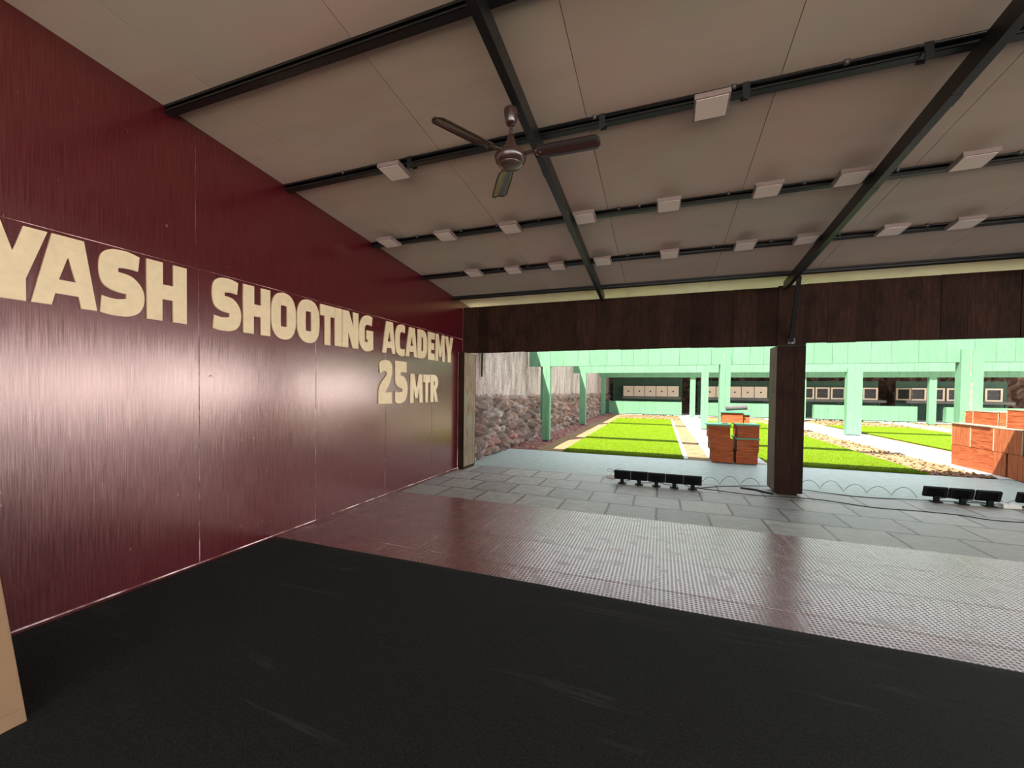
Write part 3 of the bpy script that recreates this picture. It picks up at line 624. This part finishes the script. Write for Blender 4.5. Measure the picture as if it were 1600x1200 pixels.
o = MB().box(-.05, XE, 28.71, 32.3, -.2, -.002).build('concrete_path', M['path']); tag(o, 'pale concrete floor between low shields and target boards', 'path', 'concrete paths between lanes')
random.seed(5)
def turf(x0, x1, y0, y1, lab, nbl):
    e = MB().box(x0, x1, y0, y1, .004, .026).build('artificial_turf', M['turf']); tag(e, lab, 'turf', 'green turf lanes')
    bl = MB(); vs = []; fs = []
    for _ in range(nbl):
        u = random.random() ** 1.7; y = y0 + (y1 - y0) * u; x = random.uniform(x0, x1); a = random.uniform(0, math.pi); h = random.uniform(.018, .034); wd = .004 + .004 * u
        dx, dy = math.cos(a) * wd, math.sin(a) * wd; lx, ly = random.uniform(-.012, .012), random.uniform(-.012, .012); n = len(vs)
        vs += [(x - dx, y - dy, .018), (x + dx, y + dy, .018), (x + lx, y + ly, .018 + h)]; fs.append((n, n + 1, n + 2))
    bl.add(vs, fs); b_ = bl.build('grass_blades', M['turf'], e); b_['kind'] = 'stuff'
for (a, b_, c_, d_, lab), nb in zip(LANES, (34000, 30000, 16000, 4000)): turf(a, b_, c_, d_, lab, nb)
# loose stones
def pebbles(name, x0, x1, y0, y1, n, mt, lab, s0, s1):
    m_ = MB()
    for _ in range(n):
        x = random.uniform(x0, x1); y = y0 + (y1 - y0) * random.random() ** 1.5; s = random.uniform(s0, s1); q = []
        for v in ((1, 0, 0), (-1, 0, 0), (0, 1, 0), (0, -1, 0), (0, 0, 1), (0, 0, -1)):
            k = s * random.uniform(.6, 1.2); q.append((x + v[0] * k, y + v[1] * k, s * .3 + v[2] * k * .7))
        m_.add(q, [(0, 2, 4), (2, 1, 4), (1, 3, 4), (3, 0, 4), (2, 0, 5), (1, 2, 5), (3, 1, 5), (0, 3, 5)])
    tag(m_.build(name, mt), lab, 'stones', kind='stuff')
pebbles('loose_stones', -.2, .6, 10, 27, 900, M['gravel'], 'loose reddish stones scattered over the gravel by the rubble wall', .012, .04)
pebbles('loose_stones', 8.4, 9.2, 10.0, 20, 260, M['sand'], 'loose clods on the sandy strip right of the second lane', .015, .05)
pebbles('loose_stones', 8.1, 9.2, 9.98, 10.5, 120, M['gravel'], 'reddish rubble at the apron edge near the large crates', .012, .035)
pebbles('loose_stones', 1.3, 4.6, 24.1, 28.4, 260, M['sand'], 'loose clods behind the leftmost turf lane', .02, .07)
pebbles('loose_stones', 11, 16, 23.8, 28.4, 260, M['sand'], 'loose clods in front of the third low shield', .02, .08)

# ------------------------------------------------------------------ left boundary wall: rubble below, render above
def rub(y, z):
    q = Vector((1.3, y * 3.6, z * 4.6)); d, _p = noise.voronoi(q, distance_metric='DISTANCE', exponent=2.5)
    return min(.5, (d[1] - d[0])) * .42 + .03 * noise.noise(Vector((y * 2, z * 2, 7)))
vs = []; NY = 560; NZ = 36; Ya, Yb = 7.40, 33.2
ysq = [Ya + (Yb - Ya) * (i / NY) ** 1.35 for i in range(NY + 1)]
for j in range(NZ + 1):
    for y in ysq:
        z = -.1 + 1.50 * j / NZ; ed = 1 if j < NZ - 1 else .3
        vs.append((-.24 + rub(y, z) * ed + .05 * noise.noise(Vector((y * .6, 0, 0))), y, z + .02 * noise.noise(Vector((y * 1.5, z, 3)))))
fs = [(j * (NY + 1) + i, j * (NY + 1) + i + 1, (j + 1) * (NY + 1) + i + 1, (j + 1) * (NY + 1) + i) for j in range(NZ) for i in range(NY)]
bw = MB().add(vs, fs, 1.0, False).build('boundary_wall', M['rubble']); tag(bw, 'long boundary wall of rough rubble stone with streaked render above', 'wall')
vs = []; NZ = 14
for j in range(NZ + 1):
    for i in range(0, NY + 1, 2):
        y = ysq[i]; z = 1.36 + 2.28 * j / NZ
        vs.append((-.21 + .02 * noise.noise(Vector((y * 2.2, z * .8, 5))) + .012 * noise.noise(Vector((y * 9, z * 9, 5))), y, z))
w_ = NY // 2 + 1
MB().add(vs, [(j * w_ + i, j * w_ + i + 1, (j + 1) * w_ + i + 1, (j + 1) * w_ + i) for j in range(NZ) for i in range(NY // 2)], 1.0, True).build('rendered_upper_wall', M['render'], bw)
MB().box(-.9, -.24, 7.4, 33.2, -.1, 3.64).build('wall_core', M['render'], bw)
o = MB().tube([(-.165, 8.33, 3.5), (-.165, 8.33, 1.78)], .018, 8).build('wall_pipe', M['black']); tag(o, 'short black pipe running down the rendered wall by the jamb', 'pipe')
# far rock bank and side
vs = []; NX = 130; NZ = 20
for j in range(NZ + 1):
    for i in range(NX + 1):
        x = -1 + 25 * i / NX; z = -.1 + 4.2 * j / NZ; vs.append((x, 33.4 + .5 * noise.noise(Vector((x * 1.5, z * 1.5, 0))) + .35 * noise.noise(Vector((x * 5, z * 5, 3))), z))
o = MB().add(vs, [(j * (NX + 1) + i, j * (NX + 1) + i + 1, (j + 1) * (NX + 1) + i + 1, (j + 1) * (NX + 1) + i) for j in range(NZ) for i in range(NX)]).build('rock_bank', M['brownrock']); tag(o, 'dark brown rock bank behind the target boards', 'rock bank')

# ------------------------------------------------------------------ green baffles, posts
random.seed(21)
def baffle(Y, z0, z1, x0, x1, lab, th=.14, wmin=.28, wmax=.5):
    o = boards(MB(), x0, x1, z0, z1, Y, Y + .03, wmin, wmax, jog=.004, lo=.93, hi=1.06, gap=.006).build('overhead_baffle', M['green'])
    boards(MB(), x0, x1, z0, z1, Y + th - .03, Y + th, .4, .7, lo=.93, hi=1.06).build('rear_boards', M['green'], o)
    MB().box(x0 + .01, x1 - .01, Y + .03, Y + th - .03, z0 + .01, z1 - .01).build('baffle_frame', M['dkgreen'], o)
    tag(o, lab, 'baffle', 'mint green overhead baffles')
baffle(11.70, 2.20, 2.86, -.13, 15.2, 'nearest mint green plank baffle spanning the lanes overhead')
baffle(18.20, 2.295, 3.10, -.12, 20.3, 'middle mint green plank baffle, its lower edge just showing under the nearest')
baffle(26.50, 2.375, 3.10, -.12, 22.6, 'farthest green baffle in shade above the target bays')
def gpost(x0, x1, Y, z1, lab, extra=None, d=.20, n=2):
    e = empty('green_post', ((x0 + x1) / 2, Y + d / 2, 0)); ox, oy = (x0 + x1) / 2, Y + d / 2
    m_ = boards(MB(), x0 - ox, x1 - ox, .05, z1, -d / 2, -d / 2 + .02, (x1 - x0) / n * .98, (x1 - x0) / n * 1.02, lo=.95, hi=1.05, gap=.004); m_.build('front_boards', M['green'], e)
    MB().box(x0 - ox + .004, x1 - ox - .004, -d / 2 + .02, d / 2, .05, z1, tone=(.98, .98, .98)).build('post_box', M['green'], e)
    MB().box(x0 - ox + .03, x1 - ox - .03, -d / 2 + .03, d / 2 - .03, 0, .05).build('steel_foot', M['steel_grey'], e)
    if extra: extra(e, ox, oy)
    tag(e, lab, 'post', 'mint green posts holding the baffles'); return e
def ex1(e, ox, oy):
    MB().box(.20 - ox, .30 - ox, 11.78 - oy, 11.86 - oy, .62, 2.19).build('side_board', M['green'], e)
gpost(.28, .50, 11.70, 2.2, 'mint green post nearest the rubble wall, close to the apron', ex1)
def burst(e, ox, oy, x, z0, z1, Y):
    m_ = MB(); pts = []
    n = 14
    for i in range(n + 1):
        u = i / n; z = z0 + (z1 - z0) * u; pts.append((z, (.022 if z1 < 1.8 else .009) * (.3 + abs(noise.noise(Vector((z * 9, 1, x)))) * 2.4)))
    vs = [(x - ox - w_, Y - oy - .006, z) for z, w_ in pts] + [(x - ox + w_, Y - oy - .006, z) for z, w_ in pts] + [(x - ox - w_, Y - oy + .01, z) for z, w_ in pts] + [(x - ox + w_, Y - oy + .01, z) for z, w_ in pts]
    k = n + 1; fs = [(i, i + 1, k + i + 1, k + i) for i in range(n)] + [(2 * k + i, 2 * k + i + 1, i + 1, i) for i in range(n)] + [(k + i, k + i + 1, 3 * k + i + 1, 3 * k + i) for i in range(n)]
    m_.add(vs, fs); m_.build('split_filler', M['plaster_burst'], e)
gpost(4.93, 5.17, 11.68, 2.46, 'mint green post standing behind the small crate stack', lambda e, ox, oy: burst(e, ox, oy, 5.02, 2.35, 2.46, 11.68), .3)
gpost(9.52, 9.885, 11.64, 2.47, 'broad split mint green post behind the large crate stack', lambda e, ox, oy: (burst(e, ox, oy, 9.69, 1.17, 1.75, 11.64), burst(e, ox, oy, 9.67, 1.9, 2.46, 11.64)), .2)
gpost(14.6, 14.95, 11.68, 2.3, 'mint green post of the nearest row beyond the right edge')
gpost(.17, .44, 18.18, 2.3, 'mint green post second back from the apron along the rubble wall')
gpost(5.04, 5.30, 18.18, 2.3, 'slim mint green post at the middle baffle left of the small crate stack')
gpost(9.78, 10.22, 18.10, 2.42, 'broad mint green post standing on the path right of the middle pillar', lambda e, ox, oy: burst(e, ox, oy, 9.97, 1.9, 2.28, 18.10), .26)
gpost(14.9, 15.2, 18.18, 2.3, 'mint green post of the middle row hidden to the right')
gpost(19.9, 20.2, 18.18, 2.3, 'mint green post of the middle row far right')
gpost(-.02, .25, 26.48, 2.4, 'slim mint green post at the left corner of the first target bay')
gpost(5.13, 5.42, 26.48, 2.4, 'slim mint green post between first and second target bays')
gpost(10.60, 10.86, 26.48, 2.4, 'slim pale green post seen right beside the middle timber pillar')
gpost(15.98, 16.27, 26.48, 2.4, 'slim mint green post between third and fourth target bays')
gpost(21.6, 21.9, 26.48, 2.4, 'slim mint green post right of the fourth target bay')

# low shields
def shield(x0, x1, lab, h=.86, Y=28.8):
    o = boards(MB(), x0, x1, .05, h, Y, Y + .03, .22, .5, lo=.92, hi=1.06, gap=.006).build('low_shield', M['green'])
    MB().box(x0, x1, Y + .03, Y + .30, .05, h).build('shield_box', M['green'], o)
    MB().box(x0 + .02, x1 - .02, Y + .04, Y + .28, -.01, .05).build('base_rail', M['dkgreen'], o)
    tag(o, lab, 'shield', 'low mint green shields in front of the targets')
shield(.22, 4.80, 'low mint green plank shield under the leftmost row of targets')
shield(6.15, 10.35, 'low mint green plank shield behind the small crate stack')
shield(11.90, 16.60, 'low mint green plank shield under the framed targets of the third bay')
shield(17.80, 22.6, 'low mint green plank shield half hidden by the broad split post')
o = MB().box(-.0, .215, 28.85, 29.05, .05, .86).build('shield_return', M['dkgreen']); tag(o, 'short darker green return board at the left end of the first shield', 'board')
o = MB().box(-.02, .22, 29.6, 29.7, 0, .95).build('red_block', M['gravel']); tag(o, 'low reddish block by the rubble wall at the far left corner', 'block')

# backdrop boards and the shelter roof over the targets
def backdrop(x0, x1, lab, z1=2.32):
    o = boards(MB(), x0, x1, -.01, z1, 32.0, 32.06, .9, 1.3, lo=.9, hi=1.08, jog=.002).build('backdrop_board', M['dkgreen']); tag(o, lab, 'backdrop', 'dark green boards behind the targets')
backdrop(.13, 4.95, 'dark green backdrop behind the leftmost five targets', 2.5); backdrop(5.95, 10.95, 'dark green backdrop of the second target bay'); backdrop(11.35, 16.12, 'dark green backdrop behind the third bay of framed targets'); backdrop(16.98, 21.98, 'dark green backdrop behind the fourth bay of framed targets')
MB_AW = MB().box(-.12, XE, 25.98, 26.66, 3.11, 3.15).build('awning', M['roof']); tag(MB_AW, 'narrow coping sheet overhanging the farthest baffle', 'awning')
o = MB().box(-.3, XE + 9, 27.7, 33.6, 3.12, 3.2).build('target_shelter_roof', M['roof']); tag(o, 'flat roof sheltering the target bays at the far end', 'roof')

# targets
def target():
    e = empty('paper_target'); 
    MB().box(-.36, .36, 0, .012, 0, .74).build('target_sheet', M['paper'], e)
    MB().lathe([(0, -.003), (.052, -.003), (.052, .0), (0, .0)], (0, 0, .36), 24, 'y').build('bullseye', M['black'], e)
    MB().box(-.37, .37, .012, .03, -.02, .02).build('lower_rail', M['grey_ledge'], e)
    return e
tp = None
for bay, (xa, nm) in enumerate(((1.29, 'the leftmost bay'), (6.68, 'the second bay'))):
    for i in range(5):
        if tp is None: tp = target(); o = tp
        else: o = copy_tree(tp)
        o.location = (xa + .762 * i, 31.5, 1.19)
        tag(o, 'square cream paper target with black dot, %s from the left in %s' % (words[i], nm), 'target', 'paper targets with a black dot')
for xa, xb, lab in ((.85, 4.85, 'dark ledge under the leftmost row of paper targets'), (6.25, 10.25, 'dark ledge under the second row of paper targets'), (11.5, 16.3, 'grey ledge under the third bay of framed targets'), (17.25, 22.0, 'grey ledge under the fourth bay of framed targets')):
    o = MB().box(xa, xb, 31.38, 31.7, 1.0, 1.15).build('target_ledge', M['grey_ledge']); tag(o, lab, 'ledge', 'ledges under the targets')
    for x in (xa + .3, (xa + xb) / 2, xb - .3): MB().box(x - .05, x + .05, 31.5, 31.6, 0, 1.0).build('leg', M['dkgreen'], o)
def etarget():
    e = empty('electronic_target'); m_ = MB(); W, H, q = .37, .74, .085
    m_.box(-W, W, -.02, .03, 0, q); m_.box(-W, W, -.02, .03, H - q, H); m_.box(-W, -W + q, -.02, .03, q, H - q); m_.box(W - q, W, -.02, .03, q, H - q); m_.build('frame', M['frame_wood'], e)
    MB().box(-W + q, W - q, .02, .03, q, H - q).build('dark_sheet', M['screen'], e)
    for s in (-1, 1): MB().box(s * .20 - .065, s * .20 + .065, .012, .02, .355, .372).build('mark', M['panel_light'], e)
    MB().box(W + .002, W + .03, -.01, .03, .02, H - .02).build('side_cover', M['brownrock'], e)
    return e
ep = None
for bay, (xa, st, nm) in enumerate(((12.30, .81, 'the third bay'), (17.83, .83, 'the fourth bay'))):
    for i in range(5):
        if ep is None: ep = etarget(); o = ep
        else: o = copy_tree(ep)
        o.location = (xa + st * i, 31.5, 1.17)
        tag(o, 'pale square frame with dark sheet, %s from the left in %s' % (words[i], nm), 'framed target', 'framed dark targets')
o = copy_tree(ep); o.location = (17.20, 31.62, 1.17); o.rotation_euler = (0, 0, -.9); tag(o, 'turned pale target frame at the left end of the fourth bay', 'framed target', 'framed dark targets')

# ------------------------------------------------------------------ crates
def crate(x0, x1, y0, y1, z0, z1, lab, grp, lid=False, vert=False, trim=False, over=.03):
    e = empty('wooden_crate', ((x0 + x1) / 2, (y0 + y1) / 2, z0)); hx, hy, h = (x1 - x0) / 2, (y1 - y0) / 2, z1 - z0
    mt = M['crate_v'] if vert else M['crate']; b_ = MB(); tk = .018; hb = h - (.028 if lid else 0)
    if vert:
        boards(b_, -hy, hy, 0, hb, -hx, -hx + tk, .08, .13, 'y', gap=.004); boards(b_, -hy, hy, 0, hb, hx - tk, hx, .08, .13, 'y', gap=.004)
        boards(b_, -hx + tk, hx - tk, 0, hb, -hy, -hy + tk, .08, .13, gap=.004); boards(b_, -hx + tk, hx - tk, 0, hb, hy - tk, hy, .08, .13, gap=.004)
    else:
        n = max(2, round(hb / .13)); 
        for k in range(n):
            a, c_ = hb * k / n + .0015, hb * (k + 1) / n - .0015; j = random.uniform(0, .003)
            b_.box(-hx + j, -hx + tk, -hy, hy, a, c_); b_.box(hx - tk, hx - j, -hy, hy, a, c_); b_.box(-hx + tk, hx - tk, -hy + j, -hy + tk, a, c_); b_.box(-hx + tk, hx - tk, hy - tk, hy - j, a, c_)
    b_.box(-hx + tk, hx - tk, -hy + tk, hy - tk, 0, tk)
    b_.build('box_sides', mt, e)
    if lid: MB().bbox(-hx - over, hx + over * .4, -hy - over, hy + .01, h - .028, h, .004).build('lid', M['lid'], e)
    else: MB().box(-hx + .004, hx - .004, -hy + .004, hy - .004, hb - .012, hb - .002).build('top_panel', M['pale_edge'], e)
    if trim:
        t_ = MB(); 
        for s in (-1, 1): t_.box(-hx - .003, -hx + .012, s * hy - (.012 if s > 0 else 0), s * hy + (.012 if s < 0 else 0), 0, hb + .001)
        t_.box(-hx - .003, -hx + .012, -hy, hy, hb - .012, hb + .001); t_.build('edge_trim', M['pale_edge'], e)
    tag(e, lab, 'crate', grp)
random.seed(9)
G1 = 'small crates stacked on the path end'
D = .55
crate(4.58, 4.985, 9.75, 9.75 + D, .012, .256, 'red-brown crate at the bottom of the left column in the small stack', G1)
crate(4.545, 4.965, 9.74, 9.74 + D, .258, .515, 'red-brown crate second from the bottom in the left column of the small stack', G1, trim=True)
crate(4.51, 4.915, 9.75, 9.75 + D, .517, .815, 'green-lidded crate on top of the left column in the small stack', G1, lid=True, over=.04)
crate(5.03, 5.43, 9.75, 9.75 + D, .012, .256, 'red-brown crate at the bottom of the right column in the small stack', G1)
crate(5.04, 5.445, 9.74, 9.74 + D, .258, .548, 'green-lidded crate second from the bottom in the right column of the small stack', G1, lid=True)
crate(5.05, 5.445, 9.75, 9.75 + D, .550, .835, 'green-lidded crate on top of the right column in the small stack', G1, lid=True)
crate(4.795, 5.195, 10.06, 10.06 + .24, .837, 1.085, 'bright orange green-lidded crate topmost of the small stack', G1, lid=True)
crate(5.21, 5.33, 10.12, 10.12 + .17, .837, 1.04, 'little brown crate with a green top behind the topmost orange crate', G1, lid=True)
ro = MB(); 
pr = [(.052, 0), (.056, .01), (.054, .2), (.057, .40), (.052, .41), (.034, .40), (.034, .02), (.02, .01)]
mt = Matrix.Translation((4.875, 10.16, 1.150)) @ Matrix.Rotation(math.radians(-4), 4, 'Y')
vs_ = []
n = 26
for r, x in pr:
    for k in range(n):
        a = 2 * math.pi * k / n; rr = r * (1 + .04 * math.sin(3 * a + x * 9)); vs_.append(mt @ Vector((x, rr * math.cos(a), rr * math.sin(a))))
ro.add(vs_, [(i * n + k, i * n + (k + 1) % n, (i + 1) * n + (k + 1) % n, (i + 1) * n + k) for i in range(len(pr) - 1) for k in range(n)] + [tuple((len(pr) - 1) * n + k for k in range(n)), tuple(range(n))], 1.0, True)
rl = ro.build('rolled_mat', M['rollmat']); tag(rl, 'grey rolled-up mat lying on top of the small crate stack', 'rolled mat')
G2 = 'large crates in the long stack on the right'
def cr2(y0, y1, z0, z1, lab, x0=9.40, x1=10.05, **k): crate(x0, x1, y0, y1, z0, z1, lab, G2, **k)
cr2(11.07, 11.63, .012, .445, 'orange crate at the far bottom corner of the long stack')
cr2(10.45, 11.065, .012, .445, 'orange crate second along the bottom row of the long stack')
cr2(10.14, 10.445, .012, .445, 'narrow orange crate third along the bottom row of the long stack', vert=True)
cr2(9.45, 10.09, .012, .445, 'orange-brown crate at the near end of the bottom row of the long stack', vert=True)
cr2(11.07, 11.635, .452, .890, 'upright-boarded crate at the far end of the second row of the long stack', vert=True, trim=True)
cr2(10.45, 11.065, .452, .890, 'orange crate in the middle of the second row of the long stack', trim=True)
cr2(9.78, 10.445, .452, .890, 'upright-boarded crate near the shaded end of the second row', vert=True, trim=True)
cr2(9.30, 9.775, .452, .890, 'brown crate at the near end of the second row beyond the right edge', vert=True, x0=9.42)
cr2(11.38, 11.63, .910, 1.165, 'small orange crate at the far end of the top row', x0=9.60, trim=True)
cr2(10.68, 11.375, .910, 1.175, 'long orange crate in the middle of the top row', x0=9.59, trim=True)
cr2(9.72, 10.50, .893, 1.235, 'orange crate topmost at the near end of the long stack', x0=9.60, trim=True)
crate(10.06, 10.7, 9.6, 10.3, .012, .45, 'orange crate behind the near end of the long stack', G2); crate(10.06, 10.7, 9.6, 10.3, .455, .89, 'orange crate behind the near end of the long stack, upper', G2)
o = MB().box(9.38, 10.06, 10.505, 11.636, .892, .906).build('plywood_sheet', M['pale_edge']); tag(o, 'pale plywood sheet lying on the second row of crates', 'plywood sheet')

# ------------------------------------------------------------------ floodlights, boxes, cables
def flood():
    e = empty('floodlight'); 
    T = Matrix.Translation((0, 0, .135)) @ Matrix.Rotation(math.radians(16), 4, 'X')
    MB().bbox(-.127, .127, -.012, .012, -.072, .072, .005, mat=T).build('lamp_head', M['black'], e)
    fr = MB()
    for x0, x1, z0, z1 in ((-.125, .125, .064, .074), (-.125, .125, -.074, -.064), (-.129, -.119, -.07, .07), (.119, .129, -.07, .07)): fr.box(x0, x1, .008, .022, z0, z1, mat=T)
    fr.build('bezel', M['black'], e)
    MB().box(-.117, .117, .0121, .015, -.062, .062, mat=T).build('glass_front', M['glass_dark'], e)
    fn = MB()
    for k in range(9): fn.box(-.08 + .02 * k - .002, -.08 + .02 * k + .002, -.022, -.012, -.05, .05, mat=T)
    fn.build('cooling_fins', M['black'], e)
    MB().box(-.028, .028, -.045, -.005, .008, .085).build('stem', M['black'], e)
    MB().bbox(-.062, .062, -.055, .04, 0, .012, .003).build('foot_plate', M['black'], e)
    return e
fp = None
spots = [(2.975, 6.90, 0), (3.235, 6.905, .01), (3.495, 6.89, -.01), (3.755, 6.885, 0), (4.015, 6.885, .015)]
l1 = ['leftmost black floodlight of the left group on the stone tiles', 'black floodlight second from the left in the left group', 'middle black floodlight of the left group', 'black floodlight fourth from the left in the left group', 'rightmost black floodlight of the left group nearest the pillar']
spots2 = [(7.145, 7.46, -.03), (7.415, 7.45, 0), (7.685, 7.44, .03), (8.13, 7.50, -.03)]
l2 = ['leftmost black floodlight of the right group beyond the pillar', 'middle black floodlight of the three right of the pillar', 'black floodlight beside the white junction box on the right', 'black floodlight cut by the right edge of the picture']
for (x, y, rz), lab in zip(spots + spots2, l1 + l2):
    if fp is None: fp = flood(); o = fp
    else: o = copy_tree(fp)
    o.location = (x, y, .0); o.rotation_euler = (0, 0, rz); tag(o, lab, 'floodlight', 'black floodlights along the firing line')
def jbox(x, y, rz, lab, s=1):
    e = MB().bbox(-.10 * s, .10 * s, -.055, .055, 0, .05, .006).build('junction_box', M['white_plastic'])
    MB().bbox(-.09 * s, .09 * s, -.045, .045, .049, .054, .002).build('cover', M['white_plastic'], e)
    MB().lathe([(0, 0), (.014, 0), (.014, .004), (0, .004)], (0, 0, .053), 14).build('knockout', M['panel_light'], e)
    e.location = (x, y, 0); e.rotation_euler = (0, 0, rz); tag(e, lab, 'junction box', 'white junction boxes')
jbox(2.755, 7.30, 0, 'white junction box at the left end of the left floodlight group', .8)
jbox(7.885, 7.44, .15, 'white junction box lying right of the three floodlights')
def cable(pts, r, lab, sub=6):
    out = []
    n = len(pts)
    for i in range(n - 1):
        p0, p1, p2, p3 = Vector(pts[max(i - 1, 0)]), Vector(pts[i]), Vector(pts[i + 1]), Vector(pts[min(i + 2, n - 1)])
        for k in range(sub):
            u = k / sub; out.append(.5 * (2 * p1 + (p2 - p0) * u + (2 * p0 - 5 * p1 + 4 * p2 - p3) * u * u + (3 * p1 - p0 - 3 * p2 + p3) * u ** 3))
    out.append(Vector(pts[-1])); o = MB().tube(out, r, 6).build('cable', M['cable']); tag(o, lab, 'cable', 'black cables on the floor')
def arcs(x0, x1, y0, y1, n, h, lab, tail=None):
    pts = []
    for i in range(n):
        for k in range(10):
            u = (i + k / 10) / n; pts.append((x0 + (x1 - x0) * u, y0 + (y1 - y0) * u + .02 * math.sin(i * 2.3), .006 + h * (1 + .12 * math.sin(i * 1.7)) * abs(math.sin(math.pi * k / 10)) ** .8))
    pts.append((x1, y1, .006)); o = MB().tube(pts, .0035, 6).build('cable', M['cable']); tag(o, lab, 'cable', 'black cables on the floor')
arcs(4.15, 5.05, 7.28, 7.62, 3, .12, 'thin springy cable arching from the left floodlights to the pillar')
arcs(5.60, 7.02, 7.72, 7.62, 5, .125, 'thin springy cable arching from the pillar to the right floodlights')
cable([(7.80, 7.5, .15), (7.88, 7.6, .12), (7.96, 7.66, .02), (8.02, 7.6, .07), (8.06, 7.52, .12)], .003, 'thin cable loop between the junction box and the edge floodlight')
cable([(4.10, 7.0, .006), (4.5, 7.30, .006), (5.0, 7.55, .006), (5.4, 7.60, .006), (6.2, 7.35, .006), (6.9, 7.45, .006), (7.5, 7.56, .006), (8.3, 7.6, .006)], .0055, 'black power cable running straight behind the pillar to the right floodlights')
cable([(4.05, 7.0, .005), (4.35, 6.95, .005), (4.8, 6.85, .005), (5.3, 6.9, .005), (5.65, 6.92, .005), (6.2, 6.72, .005), (6.6, 6.75, .005), (7.0, 6.72, .005), (7.35, 6.60, .005), (8.2, 6.8, .005)], .005, 'black power cable snaking over the stone tiles in front of the pillar')
cable([(2.86, 7.28, .05), (2.80, 7.33, .11), (2.72, 7.36, .14), (2.68, 7.38, .10), (2.76, 7.40, .08), (2.86, 7.38, .14), (2.93, 7.3, .16), (2.96, 7.1, .13)], .003, 'thin black cable curling over the left junction box')
cable([(3.0, 7.05, .006), (3.15, 7.12, .03), (3.3, 7.05, .006), (3.5, 7.12, .02), (3.7, 7.05, .006), (3.85, 7.14, .03), (4.0, 7.02, .006), (4.12, 7.05, .006)], .006, 'tangled black cable lying behind the left floodlights')
cable([(7.2, 7.6, .006), (7.4, 7.68, .03), (7.55, 7.60, .02), (7.62, 7.7, .03), (7.5, 7.74, .02), (7.75, 7.62, .006), (7.84, 7.5, .02)], .008, 'tangled black cable behind the right floodlights')
cable([(4.72, 7.26, .012), (4.9, 7.2, .012), (5.1, 7.0, .012)], .014, 'thick black cable end by the foot of the pillar')

# ------------------------------------------------------------------ cardboard carton leaning on the red wall
th = math.radians(20); W_ = .26; H_ = 1.9; L_ = .75
e = empty('cardboard_carton', (.969, .935, 0)); e.rotation_euler = (0, -th, 0)
cb = MB().box(-W_, 0, -L_, 0, 0, H_); cb.build('carton_body', M['cardboard'], e)
MB().box(.0, .003, -L_, -.002, .0, .07).build('bottom_flap', M['cardboard'], e)
MB().box(.0, .003, -L_, -.004, .10, H_ - .01).build('front_flap', M['cardboard'], e)
tag(e, 'tall brown cardboard carton leaning on the red wall at the left edge', 'carton')
e.location.z = W_ * math.sin(th) * 0 + .0

bpy.context.view_layer.update()
